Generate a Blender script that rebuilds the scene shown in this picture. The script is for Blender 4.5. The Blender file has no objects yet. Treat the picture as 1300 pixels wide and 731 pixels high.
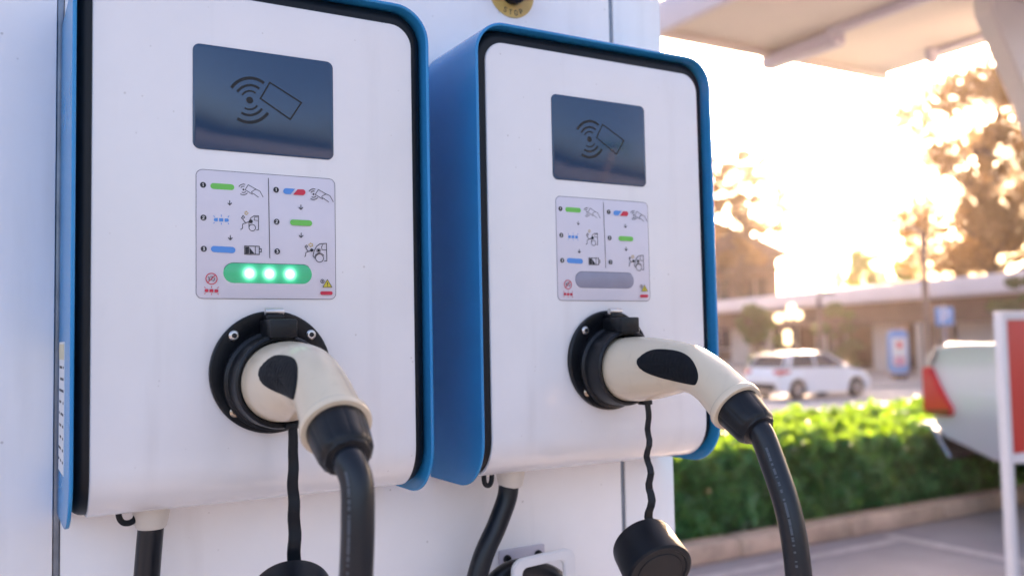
import bpy, bmesh, math, random
import numpy as np
from mathutils import Vector, Matrix
R_ = math.radians
random.seed(7)
rng = np.random.default_rng(7)
SC = bpy.context.scene
COL = SC.collection

# ------------------------------------------------------------------ camera
Z0 = 1.181                                  # height of the chargers' lower edge above the ground
CAM = Vector((-0.07719, -0.84426, 0.16930 + Z0))
RIGHT = Vector((0.86431186, -0.50257769, -0.01951076))
UP = Vector((-0.01167638, -0.05883202, 0.99819961))
FWD = Vector((0.50282071, 0.86252794, 0.0567175))
cam_data = bpy.data.cameras.new('camera')
cam = bpy.data.objects.new('camera', cam_data)
COL.objects.link(cam)
m = Matrix((RIGHT, UP, -FWD)).transposed().to_4x4()
m.translation = CAM
cam.matrix_world = m
cam_data.sensor_width = 36.0
cam_data.lens = 1148.06 / 1300 * 36
cam_data.clip_start = 0.02
cam_data.clip_end = 2000
cam_data.dof.use_dof = True
cam_data.dof.focus_distance = 0.87
cam_data.dof.aperture_fstop = 4.1
SC.camera = cam

# ------------------------------------------------------------------ light
SUN = Vector((0.79, 0.68, 0.262)).normalized()
SUN_EL = math.asin(SUN.z)
SUN_AZ = math.atan2(SUN.x, SUN.y)
world = bpy.data.worlds.new('World')
SC.world = world
world.use_nodes = True
wt = world.node_tree
sky = wt.nodes.new('ShaderNodeTexSky')
sky.sky_type = 'NISHITA'
sky.sun_disc = False
sky.sun_elevation = SUN_EL
sky.sun_rotation = SUN_AZ
sky.dust_density = 6.0
sky.air_density = 0.95
sky.ozone_density = 2.0
bg = wt.nodes['Background']
bg.inputs['Strength'].default_value = 0.15
wt.links.new(sky.outputs[0], bg.inputs['Color'])
sl = bpy.data.lights.new('sun', 'SUN')
sl.energy = 5.0
sl.angle = R_(0.5)
sl.color = (1.0, 0.80, 0.58)
so = bpy.data.objects.new('sun', sl)
COL.objects.link(so)
so.rotation_euler = SUN.to_track_quat('Z', 'Y').to_euler()
SC.view_settings.view_transform = 'Standard'
SC.view_settings.look = 'None'
SC.view_settings.gamma = 1.0
SC.view_settings.exposure = 2.38
SC.view_settings.use_white_balance = True       # camera balanced for the shade
SC.view_settings.white_balance_temperature = 7500
SC.view_settings.white_balance_tint = 25
SC.cycles.use_denoising = True
SC.cycles.max_bounces = 8
SC.cycles.transparent_max_bounces = 8
SC.cycles.sample_clamp_indirect = 6.0
SC.cycles.caustics_reflective = False
SC.cycles.caustics_refractive = False

# ------------------------------------------------------------------ materials
def new_mat(name):
    mt = bpy.data.materials.new(name)
    mt.use_nodes = True
    nt = mt.node_tree
    return mt, nt, nt.nodes['Principled BSDF']

def mat(name, col, rough=0.5, metal=0.0, coat=0.0, var=0.0, scale=20.0, bump=0.0, bscale=200.0, rvar=0.0, spec=0.5, col2=None, sheen=0):
    """plain surface with a little procedural colour / roughness variation and bump"""
    mt, nt, b = new_mat(name)
    b.inputs['Roughness'].default_value = rough
    b.inputs['Metallic'].default_value = metal
    b.inputs['Coat Weight'].default_value = coat
    b.inputs['Coat Roughness'].default_value = 0.08
    b.inputs['Specular IOR Level'].default_value = spec
    c = tuple(col) + (1,)
    b.inputs['Base Color'].default_value = c
    tc = nt.nodes.new('ShaderNodeTexCoord')
    if var or rvar or col2:
        n = nt.nodes.new('ShaderNodeTexNoise')
        n.inputs['Scale'].default_value = scale
        n.inputs['Detail'].default_value = 5
        n.inputs['Roughness'].default_value = 0.6
        nt.links.new(tc.outputs['Object'], n.inputs['Vector'])
        if var or col2:
            r = nt.nodes.new('ShaderNodeValToRGB')
            r.color_ramp.elements[0].position = 0.3
            r.color_ramp.elements[1].position = 0.7
            r.color_ramp.elements[0].color = tuple(x * (1 - var) for x in col) + (1,)
            r.color_ramp.elements[1].color = (tuple(col2) if col2 else tuple(min(1, x * (1 + var)) for x in col)) + (1,)
            nt.links.new(n.outputs['Fac'], r.inputs['Fac'])
            nt.links.new(r.outputs['Color'], b.inputs['Base Color'])
        if rvar:
            mr = nt.nodes.new('ShaderNodeMapRange')
            mr.inputs['To Min'].default_value = max(0, rough - rvar)
            mr.inputs['To Max'].default_value = min(1, rough + rvar)
            nt.links.new(n.outputs['Fac'], mr.inputs['Value'])
            nt.links.new(mr.outputs['Result'], b.inputs['Roughness'])
    if bump:
        n2 = nt.nodes.new('ShaderNodeTexNoise')
        n2.inputs['Scale'].default_value = bscale
        n2.inputs['Detail'].default_value = 3
        nt.links.new(tc.outputs['Object'], n2.inputs['Vector'])
        bp = nt.nodes.new('ShaderNodeBump')
        bp.inputs['Strength'].default_value = bump
        bp.inputs['Distance'].default_value = 0.002
        nt.links.new(n2.outputs['Fac'], bp.inputs['Height'])
        nt.links.new(bp.outputs['Normal'], b.inputs['Normal'])
    return mt

def specked(name, col, rough, speck, scale, amount, coat=0.0, bump=0.0):
    """painted surface with sparse dirt specks and faint smears of its own"""
    mt = mat(name, col, rough, coat=coat, var=0.04, scale=5, rvar=0.10, bump=bump, bscale=400)
    nt = mt.node_tree
    b = nt.nodes['Principled BSDF']
    src = b.inputs['Base Color'].links[0].from_socket
    tc = nt.nodes.new('ShaderNodeTexCoord')
    v = nt.nodes.new('ShaderNodeTexVoronoi')
    v.inputs['Scale'].default_value = scale
    v.inputs['Randomness'].default_value = 1
    nt.links.new(tc.outputs['Object'], v.inputs['Vector'])
    n = nt.nodes.new('ShaderNodeTexNoise')
    n.inputs['Scale'].default_value = scale * 0.37
    nt.links.new(tc.outputs['Object'], n.inputs['Vector'])
    thr = nt.nodes.new('ShaderNodeMath'); thr.operation = 'MULTIPLY'
    nt.links.new(n.outputs['Fac'], thr.inputs[0]); thr.inputs[1].default_value = amount
    lt = nt.nodes.new('ShaderNodeMapRange')
    sub = nt.nodes.new('ShaderNodeMath'); sub.operation = 'SUBTRACT'
    nt.links.new(thr.outputs[0], sub.inputs[0]); nt.links.new(v.outputs['Distance'], sub.inputs[1])
    nt.links.new(sub.outputs[0], lt.inputs['Value'])
    lt.inputs['From Min'].default_value = 0.0; lt.inputs['From Max'].default_value = 0.05
    lt.inputs['To Max'].default_value = 0.55
    mx = nt.nodes.new('ShaderNodeMix'); mx.data_type = 'RGBA'
    nt.links.new(lt.outputs['Result'], mx.inputs['Factor'])
    nt.links.new(src, mx.inputs['A'])
    mx.inputs['B'].default_value = tuple(speck) + (1,)
    # faint rain streaks and hand smears that belong to the surface
    mp = nt.nodes.new('ShaderNodeMapping'); mp.inputs['Scale'].default_value = (1, 1, 0.10)
    nt.links.new(tc.outputs['Object'], mp.inputs['Vector'])
    sn = nt.nodes.new('ShaderNodeTexNoise'); sn.inputs['Scale'].default_value = scale * 0.55; sn.inputs['Detail'].default_value = 6
    nt.links.new(mp.outputs['Vector'], sn.inputs['Vector'])
    sr = nt.nodes.new('ShaderNodeMapRange'); sr.inputs['From Min'].default_value = 0.58; sr.inputs['From Max'].default_value = 0.80
    sr.inputs['To Max'].default_value = 0.16
    nt.links.new(sn.outputs['Fac'], sr.inputs['Value'])
    m3 = nt.nodes.new('ShaderNodeMix'); m3.data_type = 'RGBA'
    nt.links.new(sr.outputs['Result'], m3.inputs['Factor'])
    nt.links.new(mx.outputs['Result'], m3.inputs['A'])
    m3.inputs['B'].default_value = tuple(speck) + (1,)
    nt.links.new(m3.outputs['Result'], b.inputs['Base Color'])
    return mt

def leaf_mat(name, c1, c2, trans, tmix=0.5, rough=0.45):
    mt, nt, b = new_mat(name)
    out = nt.nodes['Material Output']
    g = nt.nodes.new('ShaderNodeNewGeometry')
    r = nt.nodes.new('ShaderNodeValToRGB')
    r.color_ramp.elements[0].color = tuple(c1) + (1,)
    r.color_ramp.elements[1].color = tuple(c2) + (1,)
    r.color_ramp.elements[1].position = 0.9
    x_ = r.color_ramp.elements.new(0.97); x_.color = (c2[0] * 2.2, c2[1] * 1.25, c2[2] * 0.9, 1)
    nt.links.new(g.outputs['Random Per Island'], r.inputs['Fac'])
    nt.links.new(r.outputs['Color'], b.inputs['Base Color'])
    b.inputs['Roughness'].default_value = rough
    t = nt.nodes.new('ShaderNodeBsdfTranslucent')
    t.inputs['Color'].default_value = tuple(trans) + (1,)
    mx = nt.nodes.new('ShaderNodeMixShader')
    mx.inputs['Fac'].default_value = tmix
    nt.links.new(b.outputs[0], mx.inputs[1])
    nt.links.new(t.outputs[0], mx.inputs[2])
    nt.links.new(mx.outputs[0], out.inputs['Surface'])
    return mt

def emit_mat(name, col, strength):
    mt, nt, b = new_mat(name)
    b.inputs['Base Color'].default_value = tuple(col) + (1,)
    b.inputs['Emission Color'].default_value = tuple(col) + (1,)
    b.inputs['Emission Strength'].default_value = strength
    return mt

M = {}
M['panel'] = specked('white_gloss_panel', (0.76, 0.755, 0.76), 0.20, (0.45, 0.42, 0.40), 60, 0.13, coat=0.3)
M['wall'] = specked('white_wall_paint', (0.85, 0.845, 0.85), 0.38, (0.38, 0.36, 0.34), 45, 0.13, bump=0.04)
M['blue'] = mat('blue_gloss_paint', (0.0005, 0.24, 0.53), 0.22, coat=0.0, spec=0.35, var=0.06, scale=9, rvar=0.05)
M['rubber'] = mat('black_rubber', (0.003, 0.006, 0.0105), 0.42, var=0.2, scale=30, rvar=0.1, bump=0.03, spec=0.28)
M['black'] = mat('black_plastic', (0.004, 0.006, 0.009), 0.36, spec=0.32, var=0.2, scale=50, rvar=0.1, bump=0.08, bscale=900)
M['cable'] = mat('black_cable_sheath', (0.003, 0.006, 0.011), 0.30, spec=0.42, var=0.2, scale=18, rvar=0.08, bump=0.03, bscale=300)
M['ivory'] = specked('ivory_plastic', (0.69, 0.58, 0.43), 0.21, (0.30, 0.24, 0.17), 130, 0.12, bump=0.015)
_b = M['ivory'].node_tree.nodes['Principled BSDF']
_b.inputs['Subsurface Weight'].default_value = 0.0
_b.inputs['Subsurface Radius'].default_value = (0.012, 0.008, 0.005)
_b.inputs['Subsurface Scale'].default_value = 0.5
M['seamline'] = mat('ivory_seam', (0.40, 0.35, 0.29), 0.5)
M['greyprint'] = mat('grey_sheath_print', (0.05, 0.065, 0.085), 0.5)
M['grip'] = mat('black_grip_rubber', (0.004, 0.006, 0.009), 0.62, spec=0.18, var=0.2, scale=60)
M['leaf_shaded'] = leaf_mat('shaded_bush_leaf', (0.02, 0.05, 0.02), (0.06, 0.10, 0.03), (0.12, 0.18, 0.04), 0.3)  # darker and less translucent: the bushes' shade is put into the leaf colour
M['gland'] = mat('cream_gland_plastic', (0.62, 0.58, 0.52), 0.45, var=0.05, scale=40)
M['screen'] = mat('dark_blue_screen', (0.003, 0.040, 0.100), 0.11, var=0.03, scale=120, rvar=0.02, spec=0.75)
M['symbol'] = mat('grey_screen_print', (0.010, 0.011, 0.014), 0.35, spec=0.3)
M['sticker'] = mat('lavender_sticker', (0.64, 0.62, 0.68), 0.35, var=0.02, scale=30)
M['unlit'] = mat('unlit_light_window', (0.26, 0.26, 0.33), 0.3, var=0.08, scale=30)
M['ink'] = mat('black_print', (0.015, 0.016, 0.022), 0.5)
M['white'] = mat('white_print', (0.7, 0.7, 0.7), 0.5)
M['green'] = mat('green_print', (0.11, 0.52, 0.09), 0.4)
M['pblue'] = mat('blue_print', (0.06, 0.27, 0.66), 0.4)
M['red'] = mat('red_print', (0.62, 0.025, 0.06), 0.4)
M['yellow'] = mat('yellow_print', (0.62, 0.50, 0.04), 0.4)
M['amber'] = mat('amber_print', (0.55, 0.36, 0.03), 0.4)
M['steel'] = mat('bright_steel', (0.62, 0.61, 0.60), 0.3, metal=1.0, var=0.1, scale=80)
M['brass'] = mat('tarnished_screw', (0.58, 0.47, 0.36), 0.35, metal=1.0, var=0.15, scale=90)
M['seam'] = mat('grey_metal_strip', (0.20, 0.24, 0.29), 0.35, metal=0.6, var=0.25, scale=25)
M['label'] = mat('white_label', (0.66, 0.67, 0.68), 0.5, var=0.03, scale=40)
M['labeltop'] = mat('cream_label_heading', (0.62, 0.55, 0.36), 0.5)
M['hook'] = mat('white_hook_plastic', (0.76, 0.755, 0.76), 0.35, var=0.03, scale=20)
M['stopyellow'] = mat('yellow_stop_disc', (0.66, 0.42, 0.12), 0.4, var=0.06, scale=60)
M['stopred'] = mat('red_button', (0.35, 0.02, 0.02), 0.3)
M['cream'] = mat('cream_canopy_sheet', (0.70, 0.62, 0.56), 0.5, var=0.05, scale=1.2)
M['lav'] = mat('pale_lavender_steel', (0.52, 0.49, 0.56), 0.4, var=0.05, scale=4)
M['greysteel'] = mat('grey_steel_sheet', (0.62, 0.60, 0.60), 0.45, var=0.06, scale=3)
M['bark'] = mat('bark', (0.12, 0.085, 0.06), 0.9, var=0.4, scale=12, bump=0.5, bscale=30)
M['palmbark'] = mat('palm_bark', (0.40, 0.29, 0.20), 0.9, var=0.3, scale=6)
M['twig'] = mat('hedge_twigs', (0.03, 0.035, 0.018), 0.9, var=0.3, scale=20)
M['leaf'] = leaf_mat('hedge_leaf', (0.006, 0.10, 0.050), (0.036, 0.28, 0.115), (0.24, 0.42, 0.014), 0.42, 0.35)
M['leaf_gold'] = leaf_mat('tree_leaf_backlit', (0.09, 0.075, 0.03), (0.15, 0.11, 0.04), (0.50, 0.29, 0.10), 0.5)
M['leaf_green'] = leaf_mat('tree_leaf_green', (0.05, 0.11, 0.03), (0.09, 0.15, 0.04), (0.30, 0.40, 0.06), 0.45)
M['asphalt'] = mat('worn_concrete', (0.265, 0.262, 0.285), 0.85, var=0.16, scale=1.3, bump=0.6, bscale=120)
M['road'] = mat('pale_concrete_road', (0.34, 0.32, 0.32), 0.8, var=0.15, scale=0.5)
M['paving'] = mat('pale_paving', (0.40, 0.36, 0.34), 0.8, var=0.12, scale=1.0)
M['kerb'] = mat('beige_kerb_concrete', (0.46, 0.38, 0.31), 0.85, var=0.25, scale=5, bump=0.5, bscale=60)
M['line'] = mat('worn_pale_line', (0.42, 0.40, 0.42), 0.8, var=0.2, scale=9)
M['carwhite'] = mat('white_car_paint', (0.72, 0.73, 0.76), 0.25, coat=0.6)
M['silver'] = mat('silver_car_paint', (0.60, 0.66, 0.73), 0.30, metal=0.2, coat=0.6)
M['glass'] = mat('dark_car_glass', (0.015, 0.016, 0.02), 0.08)
M['tyre'] = mat('tyre_rubber', (0.015, 0.015, 0.016), 0.8)
M['rim'] = mat('alloy_rim', (0.5, 0.5, 0.52), 0.35, metal=0.8)
M['taillight'] = mat('red_tail_light', (0.55, 0.006, 0.012), 0.15, coat=0.5)
M['taildark'] = mat('dark_red_lens', (0.12, 0.008, 0.012), 0.15, coat=0.5)
M['chrome'] = mat('chrome', (0.50, 0.50, 0.51), 0.22, metal=1.0)
M['signred'] = mat('red_sign_face', (0.52, 0.035, 0.025), 0.4, var=0.04, scale=4)
M['signwhite'] = mat('white_sign_frame', (0.62, 0.61, 0.64), 0.4, var=0.04, scale=10)
M['bluesign'] = mat('blue_sign_face', (0.10, 0.30, 0.62), 0.4)
M['fascia'] = mat('pale_roof_fascia', (0.62, 0.57, 0.60), 0.5, var=0.06, scale=0.6)
M['brown'] = mat('brown_shaded_eave', (0.13, 0.08, 0.068), 0.7, var=0.25, scale=0.8)  # dark brown carries the deep shade below the roof edge
M['plaster'] = mat('pale_plaster', (0.52, 0.48, 0.46), 0.75, var=0.08, scale=0.8)
M['tile'] = mat('brown_roof_tile', (0.16, 0.11, 0.09), 0.8, var=0.3, scale=2)
M['housewall'] = mat('house_wall', (0.22, 0.165, 0.14), 0.8, var=0.12, scale=0.7)
M['darkglass'] = mat('dark_window', (0.04, 0.045, 0.055), 0.15)
M['post'] = mat('brown_post', (0.13, 0.09, 0.08), 0.6, var=0.2, scale=6)
M['globe'] = emit_mat('warm_glint_glow', (1.0, 0.80, 0.45), 0.8)  # glow stands in for sunlight coming through leaves
M['pink'] = mat('pink_poster_print', (0.62, 0.30, 0.40), 0.5)

# ------------------------------------------------------------------ builders
def link(name, me, mats, parent=None, smooth=None):
    o = bpy.data.objects.new(name, me)
    COL.objects.link(o)
    for x in (mats if isinstance(mats, (list, tuple)) else [mats]):
        me.materials.append(M[x] if isinstance(x, str) else x)
    if parent is not None:
        o.parent = parent
    if smooth is not None:
        for p in me.polygons: p.use_smooth = True
        if smooth > 0: me.set_sharp_from_angle(angle=R_(smooth))
    return o

def obj(name, bm, mats, parent=None, smooth=40, loc=None, recalc=True):
    if recalc: bmesh.ops.recalc_face_normals(bm, faces=bm.faces[:])
    me = bpy.data.meshes.new(name)
    bm.to_mesh(me); bm.free()
    o = link(name, me, mats, parent, smooth)
    if loc is not None: o.location = loc
    return o

def tag(o, label, cat, group=None, kind=None):
    o['label'] = label; o['category'] = cat
    if group: o['group'] = group
    if kind: o['kind'] = kind
    return o

def struct(o):
    o['kind'] = 'structure'
    return o

def empty(name, loc=(0, 0, 0), rz=0.0):
    o = bpy.data.objects.new(name, None)
    o.empty_display_size = 0.1
    COL.objects.link(o)
    o.location = loc; o.rotation_euler = (0, 0, rz)
    return o

def box(bm, c, s, mi=0, bev=0.0, rot=None, seg=2):
    t = bmesh.new()
    bmesh.ops.create_cube(t, size=1.0)
    for v in t.verts: v.co = Vector((v.co.x * s[0], v.co.y * s[1], v.co.z * s[2]))
    if bev > 0: bmesh.ops.bevel(t, geom=t.edges[:], offset=bev, segments=seg, affect='EDGES', profile=0.5)
    mtx = Matrix.Translation(c) @ (rot.to_4x4() if rot is not None else Matrix())
    merge(bm, t, mtx, mi)

def merge(bm, t, mtx=None, mi=0):
    mp = {}
    for v in t.verts: mp[v] = bm.verts.new(mtx @ v.co if mtx is not None else v.co)
    for f in t.faces:
        try: nf = bm.faces.new([mp[v] for v in f.verts])
        except ValueError: continue
        nf.material_index = mi if mi >= 0 else f.material_index
    t.free()

def catmull(pts, n=8):
    P = [Vector(p) for p in pts]
    P = [P[0] * 2 - P[1]] + P + [P[-1] * 2 - P[-2]]
    out = []
    for i in range(1, len(P) - 2):
        a, b, c, d = P[i - 1:i + 3]
        for k in range(n):
            t = k / n
            out.append(0.5 * ((2 * b) + (c - a) * t + (2 * a - 5 * b + 4 * c - d) * t * t + (3 * b - a - 3 * c + d) * t ** 3))
    out.append(P[-2])
    return out

def tube(bm, pts, r, n=14, mi=0, caps=True):
    """round tube along points; r a number or one radius per point"""
    pts = [Vector(p) for p in pts]
    rad = [r] * len(pts) if not isinstance(r, (list, tuple)) else r
    prev = None; rings = []
    for i, p in enumerate(pts):
        t = (pts[min(i + 1, len(pts) - 1)] - pts[max(i - 1, 0)]).normalized()
        if prev is None:
            a = t.cross(Vector((0, 0, 1)))
            if a.length < 0.1: a = t.cross(Vector((1, 0, 0)))
        else: a = prev - t * prev.dot(t)
        a.normalize(); prev = a
        b = t.cross(a)
        rings.append([bm.verts.new(p + (a * math.cos(2 * math.pi * k / n) + b * math.sin(2 * math.pi * k / n)) * rad[i]) for k in range(n)])
    for q in range(len(rings) - 1):
        for k in range(n):
            f = bm.faces.new([rings[q][k], rings[q][(k + 1) % n], rings[q + 1][(k + 1) % n], rings[q + 1][k]]); f.material_index = mi
    if caps:
        bm.faces.new(rings[0]).material_index = mi
        bm.faces.new(rings[-1]).material_index = mi

def lathe(bm, prof, mtx, n=40, mi=0):
    """profile (radius, height) turned about the local z of mtx"""
    rings = []
    for r, h in prof:
        if r <= 1e-6: rings.append([bm.verts.new(mtx @ Vector((0, 0, h)))])
        else: rings.append([bm.verts.new(mtx @ Vector((r * math.cos(2 * math.pi * k / n), r * math.sin(2 * math.pi * k / n), h))) for k in range(n)])
    for a, b in zip(rings, rings[1:]):
        for k in range(n):
            k2 = (k + 1) % n
            if len(a) == 1 and len(b) == 1: continue
            if len(a) == 1: f = bm.faces.new([a[0], b[k], b[k2]])
            elif len(b) == 1: f = bm.faces.new([a[k], a[k2], b[0]])
            else: f = bm.faces.new([a[k], a[k2], b[k2], b[k]])
            f.material_index = mi

def frame_to(axis, loc, ref=(0, 0, 1)):
    z = Vector(axis).normalized()
    x = Vector(ref).cross(z)
    if x.length < 1e-3: x = Vector((1, 0, 0)).cross(z)
    x.normalize(); y = z.cross(x)
    mm = Matrix((x, y, z)).transposed().to_4x4(); mm.translation = Vector(loc)
    return mm

def prism(bm, outline, y0, y1, mi=0, bev=0.0, taper=None, axis='y', cuts=()):
    """outline of (x, z) points extruded from y0 to y1"""
    t = bmesh.new()
    def P(x, z, y, side):
        return Vector((x, y, z)) if axis == 'y' else Vector((y, x, z))
    a = [t.verts.new(P(x, z, y0, 0)) for x, z in outline]
    b = [t.verts.new(P(x, z, y1, 1)) for x, z in outline]
    t.faces.new(a); t.faces.new(b[::-1])
    for i in range(len(outline)):
        j = (i + 1) % len(outline)
        t.faces.new([a[j], a[i], b[i], b[j]])
    bmesh.ops.recalc_face_normals(t, faces=t.faces[:])
    for zc in cuts:
        bmesh.ops.bisect_plane(t, geom=t.verts[:] + t.edges[:] + t.faces[:], plane_co=(0, 0, zc), plane_no=(0, 0, 1))
    if taper:
        for v in t.verts: v.co.y = taper(v.co.x, v.co.z, v.co.y, 0 if v.co.y < (y0 + y1) / 2 else 1)
    if bev > 0:
        bmesh.ops.bevel(t, geom=[e for e in t.edges if len(e.link_faces) == 2 and e.calc_face_angle(0) > 0.6], offset=bev, segments=2, affect='EDGES', clamp_overlap=True)
    bmesh.ops.triangulate(t, faces=[f for f in t.faces if len(f.verts) > 4])
    merge(bm, t, None, mi)

def rrect(x0, x1, z0, z1, r, n=8):
    pts = []
    for cx, cz, a in ((x1 - r, z1 - r, 0), (x0 + r, z1 - r, 90), (x0 + r, z0 + r, 180), (x1 - r, z0 + r, 270)):
        for k in range(n + 1):
            t = R_(a + 90 * k / n)
            pts.append((cx + r * math.cos(t), cz + r * math.sin(t)))
    return pts

# flat prints -------------------------------------------------------------
class Print:
    """flat printing on a plane y = const: each mark a hair in front of the one before"""
    def __init__(s, y): s.bm = bmesh.new(); s.y = y; s.mats = []
    def mi(s, m):
        if m not in s.mats: s.mats.append(m)
        return s.mats.index(m)
    def face(s, pts, m):
        f = s.bm.faces.new([s.bm.verts.new((x, s.y, z)) for x, z in pts]); f.material_index = s.mi(m)
        if f.normal.y == 0: f.normal_update()
        if f.normal.y > 0: f.normal_flip()
        return f
    def step(s): s.y -= 0.000012
    def poly(s, m, pts): s.face(pts, m); s.step()
    def disc(s, m, c, r, n=20): s.poly(m, [(c[0] + r * math.cos(2 * math.pi * k / n), c[1] + r * math.sin(2 * math.pi * k / n)) for k in range(n)])
    def ring(s, m, c, r, w, n=24):
        s.line(m, w, [(c[0] + r * math.cos(2 * math.pi * k / n), c[1] + r * math.sin(2 * math.pi * k / n)) for k in range(n)], True)
    def pill(s, m, a, b, r, n=10):
        d = Vector((b[0] - a[0], b[1] - a[1])); t = math.atan2(d.y, d.x)
        pts = [(b[0] + r * math.cos(t - math.pi / 2 + math.pi * k / n), b[1] + r * math.sin(t - math.pi / 2 + math.pi * k / n)) for k in range(n + 1)]
        pts += [(a[0] + r * math.cos(t + math.pi / 2 + math.pi * k / n), a[1] + r * math.sin(t + math.pi / 2 + math.pi * k / n)) for k in range(n + 1)]
        s.poly(m, pts)
    def line(s, m, w, pts, closed=False):
        P = [Vector(p) for p in pts]; n = len(P); L = []; Rr = []
        for i in range(n):
            a = P[i - 1] if (i or closed) else None
            b = P[(i + 1) % n] if (i < n - 1 or closed) else None
            d1 = (P[i] - a).normalized() if a is not None else None
            d2 = (b - P[i]).normalized() if b is not None else None
            if d1 is None: d1 = d2
            if d2 is None: d2 = d1
            nn = Vector((-(d1 + d2).y, (d1 + d2).x))
            if nn.length < 0.3: nn = Vector((-d1.y, d1.x))
            nn.normalize()
            k = 1 / max(0.5, nn.dot(Vector((-d1.y, d1.x))))
            L.append(P[i] + nn * w / 2 * k); Rr.append(P[i] - nn * w / 2 * k)
        for i in range(n if closed else n - 1):
            j = (i + 1) % n
            s.face([L[i], L[j], Rr[j], Rr[i]], m)
        s.step()
    def run(s, items):
        for it in items:
            k = it[0]; mm = {'blue': 'pblue'}.get(it[1], it[1])
            u = lambda p: (p[0] / 1000, p[1] / 1000)
            if k == 'line': s.line(mm, it[2] / 1000, [u(p) for p in it[3]], bool(it[4]))
            elif k == 'poly': s.poly(mm, [u(p) for p in it[2]])
            elif k == 'disc': s.disc(mm, u(it[2]), it[3] / 1000)
            elif k == 'ring': s.ring(mm, u(it[2]), it[3] / 1000, it[4] / 1000)
            elif k == 'pill': s.pill(mm, u(it[2]), u(it[3]), it[4] / 1000)
    def build(s, name, parent):
        me = bpy.data.meshes.new(name); s.bm.to_mesh(me); s.bm.free()
        return link(name, me, s.mats, parent)

def slab(bm, outline, yf, yb, bev=0.0, mi=0, seg=2):
    """outline of (x, z) with its front face at yf and its back at yb, front edge rounded"""
    n = len(outline)
    c = Vector((sum(p[0] for p in outline) / n, sum(p[1] for p in outline) / n))
    def ins(d):
        out = []
        for i, p in enumerate(outline):
            a = Vector(outline[i - 1]); b = Vector(outline[(i + 1) % n]); t = (b - a)
            nn = Vector((-t.y, t.x)).normalized()
            q = Vector(p) + nn * d
            out.append(q)
        return out
    area = sum(outline[i][0] * outline[(i + 1) % n][1] - outline[(i + 1) % n][0] * outline[i][1] for i in range(n))
    sg = 1 if area > 0 else -1
    rings = [[bm.verts.new((x, yb, z)) for x, z in outline]]
    if bev > 0:
        for k in range(seg + 1):
            a = math.pi / 2 * k / seg
            pts = ins(sg * bev * (1 - math.cos(a)))
            rings.append([bm.verts.new((p[0], yf + bev * (1 - math.sin(a)), p[1])) for p in pts])
    else: rings.append([bm.verts.new((x, yf, z)) for x, z in outline])
    for a, b in zip(rings, rings[1:]):
        for i in range(n):
            j = (i + 1) % n
            bm.faces.new([a[i], a[j], b[j], b[i]]).material_index = mi
    bm.faces.new(rings[-1]).material_index = mi
    bm.faces.new(rings[0][::-1]).material_index = mi

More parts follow.
